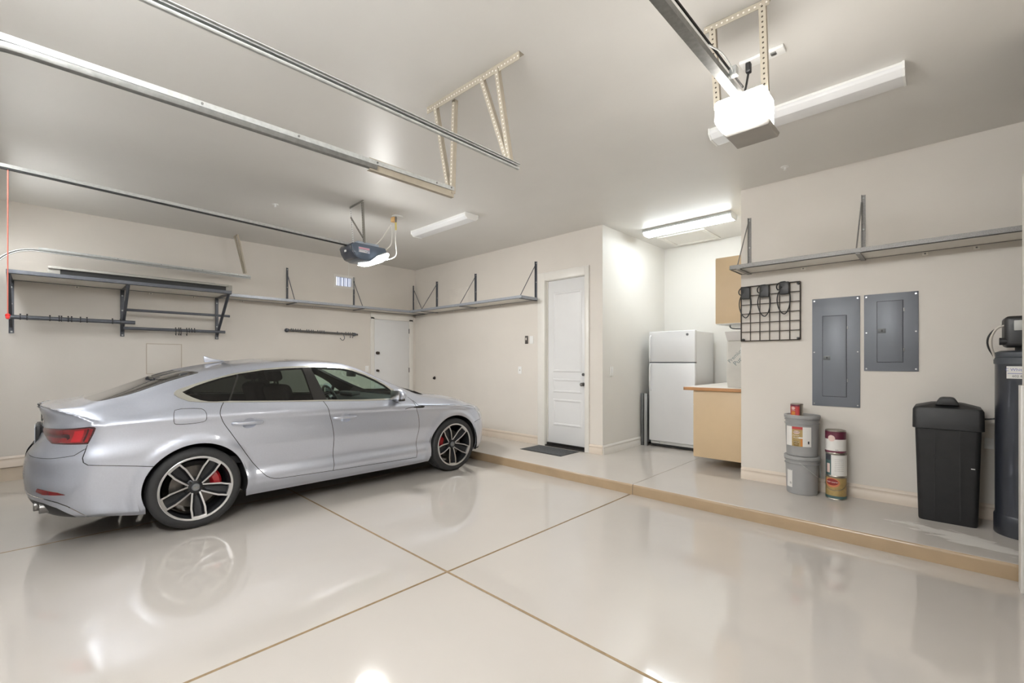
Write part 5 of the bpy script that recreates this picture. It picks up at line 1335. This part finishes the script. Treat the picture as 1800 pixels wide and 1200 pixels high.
# wire handle hanging off the lower pail
c = lambda a, r, z: (BX+r*math.cos(a), BY+r*math.sin(a), z)
mb = MB(); mb.tube([c(VA-.1, .150, .425), c(VA+.25, .155, .385), c(VA+.6, .163, .335), c(VA+1.0, .17, .285), c(VA+1.4, .16, .30), c(VA+1.75, .150, .42)], .0028, 6, smooth=2); mb.done('wire_handle', m_galv, p1)
mb = MB(); mb.cyl(c(VA-.1, .148, .425), c(VA-.1, .156, .425), .010, 10); mb.cyl(c(VA+1.75, .148, .42), c(VA+1.75, .156, .42), .010, 10); mb.done('handle_lug', m_lid, p1)
patch_cyl((BX, BY), .1395, VA-1.08, VA-.62, .175, .365).done('label', m_lab, p1, smooth=60)
text_mesh('®', .03, None, m_txt, 'label_mark', p1, wrap=(BX, BY, .1400, VA-.74, .215))
L2 = patch_cyl((BX, BY), .1440, VA-1.12, VA+.56, .590, .782, 24).done('label', m_lab, p2, smooth=60)
patch_cyl((BX, BY), .1445, VA-.62, VA+.04, .590, .782).done('label_gold', m_gold, L2, smooth=60)
patch_cyl((BX, BY), .1450, VA-.62, VA+.04, .757, .782).done('label_red_band', m_lred, L2, smooth=60)
patch_cyl((BX, BY), .1449, VA-.08, VA+.04, .592, .67).done('label_orange', m_orange, L2, smooth=60)
patch_cyl((BX, BY), .1449, VA-.50, VA-.18, .592, .642).done('label_olive', m_olive, L2, smooth=60)
def oval(par, cx, cy, r, a, z, wa, hz, mt, name='label_oval'):
    mb = MB(); n = 28; prev = None; ctr = mb.bm.verts.new((cx+r*math.cos(a), cy+r*math.sin(a), z))
    for f in (.17, .34, .5, .67, .84, 1.0):
        ring = []
        for i in range(n):
            q = 2*PI*i/n; aa = a+wa*f*math.cos(q); ring.append(mb.bm.verts.new((cx+r*math.cos(aa), cy+r*math.sin(aa), z+hz*f*math.sin(q))))
        for i in range(n):
            if prev: mb.bm.faces.new((prev[i], ring[i], ring[(i+1) % n], prev[(i+1) % n]))
            else: mb.bm.faces.new((ctr, ring[i], ring[(i+1) % n]))
        prev = ring
    return mb.done(name, mt, par, smooth=60)
oval(L2, BX, BY, .1452, VA-.33, .728, .20, .016, m_pink)
text_mesh('BEHR', .022, None, m_txt, 'label_lettering', L2, wrap=(BX, BY, .1456, VA-.33, .729))
text_mesh('PREMIUM', .014, None, m_lab, 'label_lettering', L2, wrap=(BX, BY, .1454, VA-.36, .696))
text_mesh('PLUS', .020, None, m_lab, 'label_lettering', L2, wrap=(BX, BY, .1454, VA-.36, .674))
text_mesh('EXTERIOR', .011, None, m_lab, 'label_lettering', L2, wrap=(BX, BY, .1454, VA-.34, .632))
text_mesh('PAINT', .011, None, m_lab, 'label_lettering', L2, wrap=(BX, BY, .1454, VA-.34, .612))
patch_cyl((BX, BY), .1456, VA-.20, VA+.26, .669, .682).done('label_white_strip', m_lab, L2, smooth=60)
patch_cyl((BX, BY), .1446, VA+.34, VA+.44, .618, .645).done('label_block', m_txt, L2, smooth=60)
# can helper
def can(name, label, cx, cy, z0, r, h, parts, group=None, lid=True):
    t = thing(name, label, 'paint can', (cx, cy, z0), group)
    MB().lathe([(0, z0+.004), (r-.006, z0+.004), (r-.003, z0), (r+.001, z0+.003), (r-.0015, z0+.009), (r-.0015, z0+h-.012), (r+.001, z0+h-.006), (r, z0+h), (r-.006, z0+h), (r-.012, z0+h-.008), (r*.72, z0+h-.010), (r*.70, z0+h-.004), (0, z0+h-.006)], (cx, cy, 0), 40).done('tin', m_tin, t)
    for nm, a0, a1, q0, q1, mt, dr in parts:
        patch_cyl((cx, cy), r+dr, VA+a0, VA+a1, z0+h*q0, z0+h*q1, 20).done(nm, mt, t, smooth=60)
    return t
qc = can('paint_can', 'small red-labelled quart can standing on the upper grey bucket', BX-.035, BY-.045, .893-.0075, .055, .118,
    [('label', -1.45, .45, .06, .94, m_lred, .0004), ('label_maroon', -1.45, .45, .80, .94, m_maroon, .0008), ('label_orange', -.95, -.25, .08, .36, m_orange, .0008)])
oval(qc, BX-.035, BY-.045, .0562, VA-.62, .893+.068, .38, .014, m_pink)
text_mesh('BEHR', .017, None, m_lred, 'label_lettering', qc, wrap=(BX-.035, BY-.045, .0566, VA-.62, .893+.068))
text_mesh('PREMIUM', .010, None, m_lab, 'label_lettering', qc, wrap=(BX-.035, BY-.045, .0562, VA-.62, .893+.046))
PX, PY, PR = -.752, 5.305, .083
k1 = can('paint_can', 'bottom can of the stack of three, gold label with a red oval', PX, PY, PZ, PR, .219,
    [('label', -1.7, 1.7, .05, .94, m_gold, .0004), ('label_teal', -1.7, 1.7, .05, .16, m_teal, .0008)], 'stack of three paint cans')
oval(k1, PX, PY, PR+.0011, VA-.45, PZ+.160, .78, .044, mat('oval_halo', lin(196, 120, 84), .5)); oval(k1, PX, PY, PR+.0016, VA-.45, PZ+.165, .62, .031, mat('oval_red', lin(128, 34, 32), .45))
text_mesh('Ralph Lauren', .019, None, m_lab, 'label_lettering', k1, wrap=(PX, PY, PR+.0021, VA-.45, PZ+.166))
mb = MB(); cc = lambda a, r, z: (PX+r*math.cos(VA+a), PY+r*math.sin(VA+a), z)
mb.tube([cc(-1.5, PR+.004, PZ+.15), cc(-1.0, PR+.012, PZ+.105), cc(-.3, PR+.016, PZ+.085), cc(.5, PR+.014, PZ+.10), cc(1.2, PR+.006, PZ+.15)], .0022, 6, smooth=2); mb.done('wire_handle', m_tin, k1)
k2 = can('paint_can', 'middle can of the stack of three, white label with small print and a dark side', PX+.002, PY, PZ+.219, PR, .219,
    [('label', -.55, 1.7, .05, .94, m_lab, .0006), ('label_dark', -1.7, -.55, .05, .94, m_teal, .0006), ('label_maroon', -1.3, -.62, .70, .94, m_txt, .001), ('label_pale', -1.1, -.70, .15, .55, m_pink, .001)], 'stack of three paint cans')
for i in range(7): text_mesh('interior wall paint and primer', .0065, None, m_txt, 'label_print', k2, wrap=(PX+.002, PY, PR+.001, VA+.25, PZ+.219+.165-.018*i))
k3 = can('paint_can', 'top can of the stack of three, maroon and white label with a white badge', PX-.004, PY, PZ+.438, PR, .219,
    [('label', -1.7, 1.7, .12, .62, m_lab, .0006), ('label_maroon', -1.7, 1.7, .62, .95, m_maroon, .0006), ('label_foot', -1.7, 1.7, .04, .12, m_maroon, .0006)], 'stack of three paint cans')
oval(k3, PX-.004, PY, PR+.0012, VA-.45, PZ+.438+.145, .36, .030, m_pink)
text_mesh('GAL', .015, None, m_txt, 'label_lettering', k3, wrap=(PX-.004, PY, PR+.0012, VA+.08, PZ+.438+.035))

# brine tank -----------------------------------------------------------------
m_bin = mat('brine_black', lin(30, 30, 31), .5, var=.15, scale=12, spec=.35)
bt = thing('brine_tank', 'black rectangular lidded brine tank on the raised step', 'tank', (.02, 5.25, PZ))
b = bmesh.new()
def rr_ring(cx, cy, hx, hy, r, z, n=6):
    out = []
    for sx, sy, a0 in ((1, 1, 0), (-1, 1, PI/2), (-1, -1, PI), (1, -1, PI*1.5)):
        for i in range(n+1):
            a = a0+PI/2*i/n; out.append((cx+sx*(hx-r)+r*math.cos(a), cy+sy*(hy-r)+r*math.sin(a), z))
    return out
def loft(rings, cap0=True, cap1=True):
    mb = MB(); R = [[mb.bm.verts.new(p) for p in ring] for ring in rings]
    for A, B in zip(R, R[1:]):
        for i in range(len(A)): mb.bm.faces.new((A[i], A[(i+1) % len(A)], B[(i+1) % len(A)], B[i]))
    if cap0: mb.bm.faces.new(R[0][::-1])
    if cap1: mb.bm.faces.new(R[-1])
    return mb
tx, ty = .020, 5.252
loft([rr_ring(tx, ty, .172, .158, .035, PZ), rr_ring(tx, ty, .176, .162, .035, PZ+.012), rr_ring(tx, ty, .196, .182, .035, .90)]).done('tank_body', m_bin, bt)
mb = MB()
for x in (-.075, .075):
    mb.prism([(ty-.165, PZ+.04), (ty-.1895, .895), (ty-.17, .895), (ty-.15, PZ+.04)], 'x', tx+x-.004, tx+x+.004)
mb.done('front_rib', m_bin, bt)
loft([rr_ring(tx, ty, .205, .192, .035, .875), rr_ring(tx, ty, .212, .196, .035, .878), rr_ring(tx, ty, .210, .194, .035, 1.030), rr_ring(tx, ty, .200, .186, .035, 1.048), rr_ring(tx, ty, .10, .10, .03, 1.082), rr_ring(tx, ty, .04, .06, .02, 1.090)]).done('lid', m_bin, bt)
mb = MB(); mb.prism([(tx-.075, 1.072), (tx-.045, 1.125), (tx-.025, 1.132), (tx+.025, 1.132), (tx+.045, 1.125), (tx+.075, 1.072)], 'y', ty-.17, ty+.02, bev=.008); mb.done('lid_grip', m_bin, bt)
MB().box(tx+.135, ty-.1795, .575, tx+.158, ty-.1755, .581).done('scratch', m_white, bt)
tag(MB().tube([(tx+.20, ty+.02, .96), (tx+.24, ty+.03, .962), (tx+.30, ty+.02, .975)], .006, 8).done('brine_hose', m_black, loc=(tx+.25, ty, .96)), 'short black hose joining the brine tank to the softener cylinder', 'hose')
ol = thing('wall_outlet', 'small white outlet low on the wall, between brine tank and softener', 'outlet', (.27, YB, .75))
MB().box(.245, YB-.008, .70, .300, YB, .79, .002).done('plate', m_white, ol)
# softener cylinder ------------------------------------------------------------
ws = thing('water_softener', 'black water softener cylinder with a control head, at the right edge', 'water softener', (.452, 5.14, PZ))
sx_, sy_, sr = .452, 5.14, .166
m_tank = mat('tank_blue_black', lin(40, 43, 50), .30, var=.08, coat=.3)
MB().lathe([(0, PZ), (sr+.004, PZ), (sr+.008, PZ+.01), (sr+.008, PZ+.14), (sr+.001, PZ+.155), (sr, PZ+.16), (sr, 1.415), (0, 1.415)], (sx_, sy_, 0), 48).done('cylinder', m_tank, ws)
MB().lathe([(sr-.01, 1.405), (sr+.006, 1.41), (sr+.007, 1.455), (sr+.002, 1.46), (sr+.005, 1.47), (sr, 1.497), (sr-.03, 1.510), (0, 1.512)], (sx_, sy_, 0), 48).done('collar', mat('collar_grey', lin(66, 70, 76), .4), ws)
hd = MB().box(.330, 5.02, 1.535, .58, 5.26, 1.770, .03, 4).done('control_head', m_black, ws)
MB().cyl((sx_, sy_, 1.50), (sx_, sy_, 1.55), .06, 20).done('neck', m_black, ws)
MB().box(.378, 5.012, 1.66, .47, 5.021, 1.735, .003).done('display', mat('display_grey', lin(190, 190, 186), .4), hd)
MB().cyl((.345, 5.05, 1.58), (.305, 5.05, 1.58), .028, 14).done('drain_port', m_black, hd)
for off, r, mt in ((0, .009, mat('clear_tube', lin(206, 200, 190), .3)), (.018, .006, m_black)):
    MB().tube([(.33, 5.06, 1.70+off*.3), (.29, 5.05, 1.685), (.262-off, 5.06, 1.62), (.262-off, 5.08, 1.54), (.285, 5.11, 1.46), (.30, 5.14, 1.40)], r, 8, smooth=2).done('tube', mt, ws)
la = lambda x: math.atan2(-1, 0)+(x-sx_)/sr
stk = patch_cyl((sx_, sy_), sr+.0006, la(.33), la(.50), 1.300, 1.392).done('sticker', m_lab, ws, smooth=60)
m_blue = mat('print_blue', lin(96, 104, 168), .5)
text_mesh('C Whitewater', .030, None, m_blue, 'sticker_lettering', stk, wrap=(sx_, sy_, sr+.0010, la(.412), 1.366))
patch_cyl((sx_, sy_), sr+.0010, la(.337), la(.50), 1.336, 1.340).done('sticker_line', m_blue, stk, smooth=60)
text_mesh('602 677 1', .024, None, m_txt, 'sticker_lettering', stk, wrap=(sx_, sy_, sr+.0010, la(.412), 1.318))
# ---------------------------------------------------------------- camera, world, render settings
cam = bpy.data.cameras.new('camera'); co_ = bpy.data.objects.new('camera', cam); COL.objects.link(co_)
co_.location = (0, 0, 1.43); co_.rotation_euler = (PI/2, math.radians(.02), math.radians(43.831))
cam.sensor_width = 36; cam.lens = 790.62*36/1800; cam.shift_y = (634.9-600)/1800; cam.clip_start = .05
sc.camera = co_
w = bpy.data.worlds.new('world'); sc.world = w; w.use_nodes = True
N, L = w.node_tree.nodes, w.node_tree.links
N['Background'].inputs[0].default_value = (.93, .93, 1.0, 1); N['Background'].inputs[1].default_value = 1.4
sc.view_settings.view_transform = 'Standard'; sc.view_settings.look = 'None'
sc.view_settings.gamma = 1; sc.view_settings.use_curve_mapping = False
sc.view_settings.exposure = -.02
cy_ = sc.cycles
cy_.max_bounces = 9; cy_.diffuse_bounces = 5; cy_.glossy_bounces = 4; cy_.transparent_max_bounces = 12; cy_.transmission_bounces = 6
cy_.use_denoising = True; cy_.sample_clamp_indirect = 6; cy_.caustics_reflective = False; cy_.caustics_refractive = False
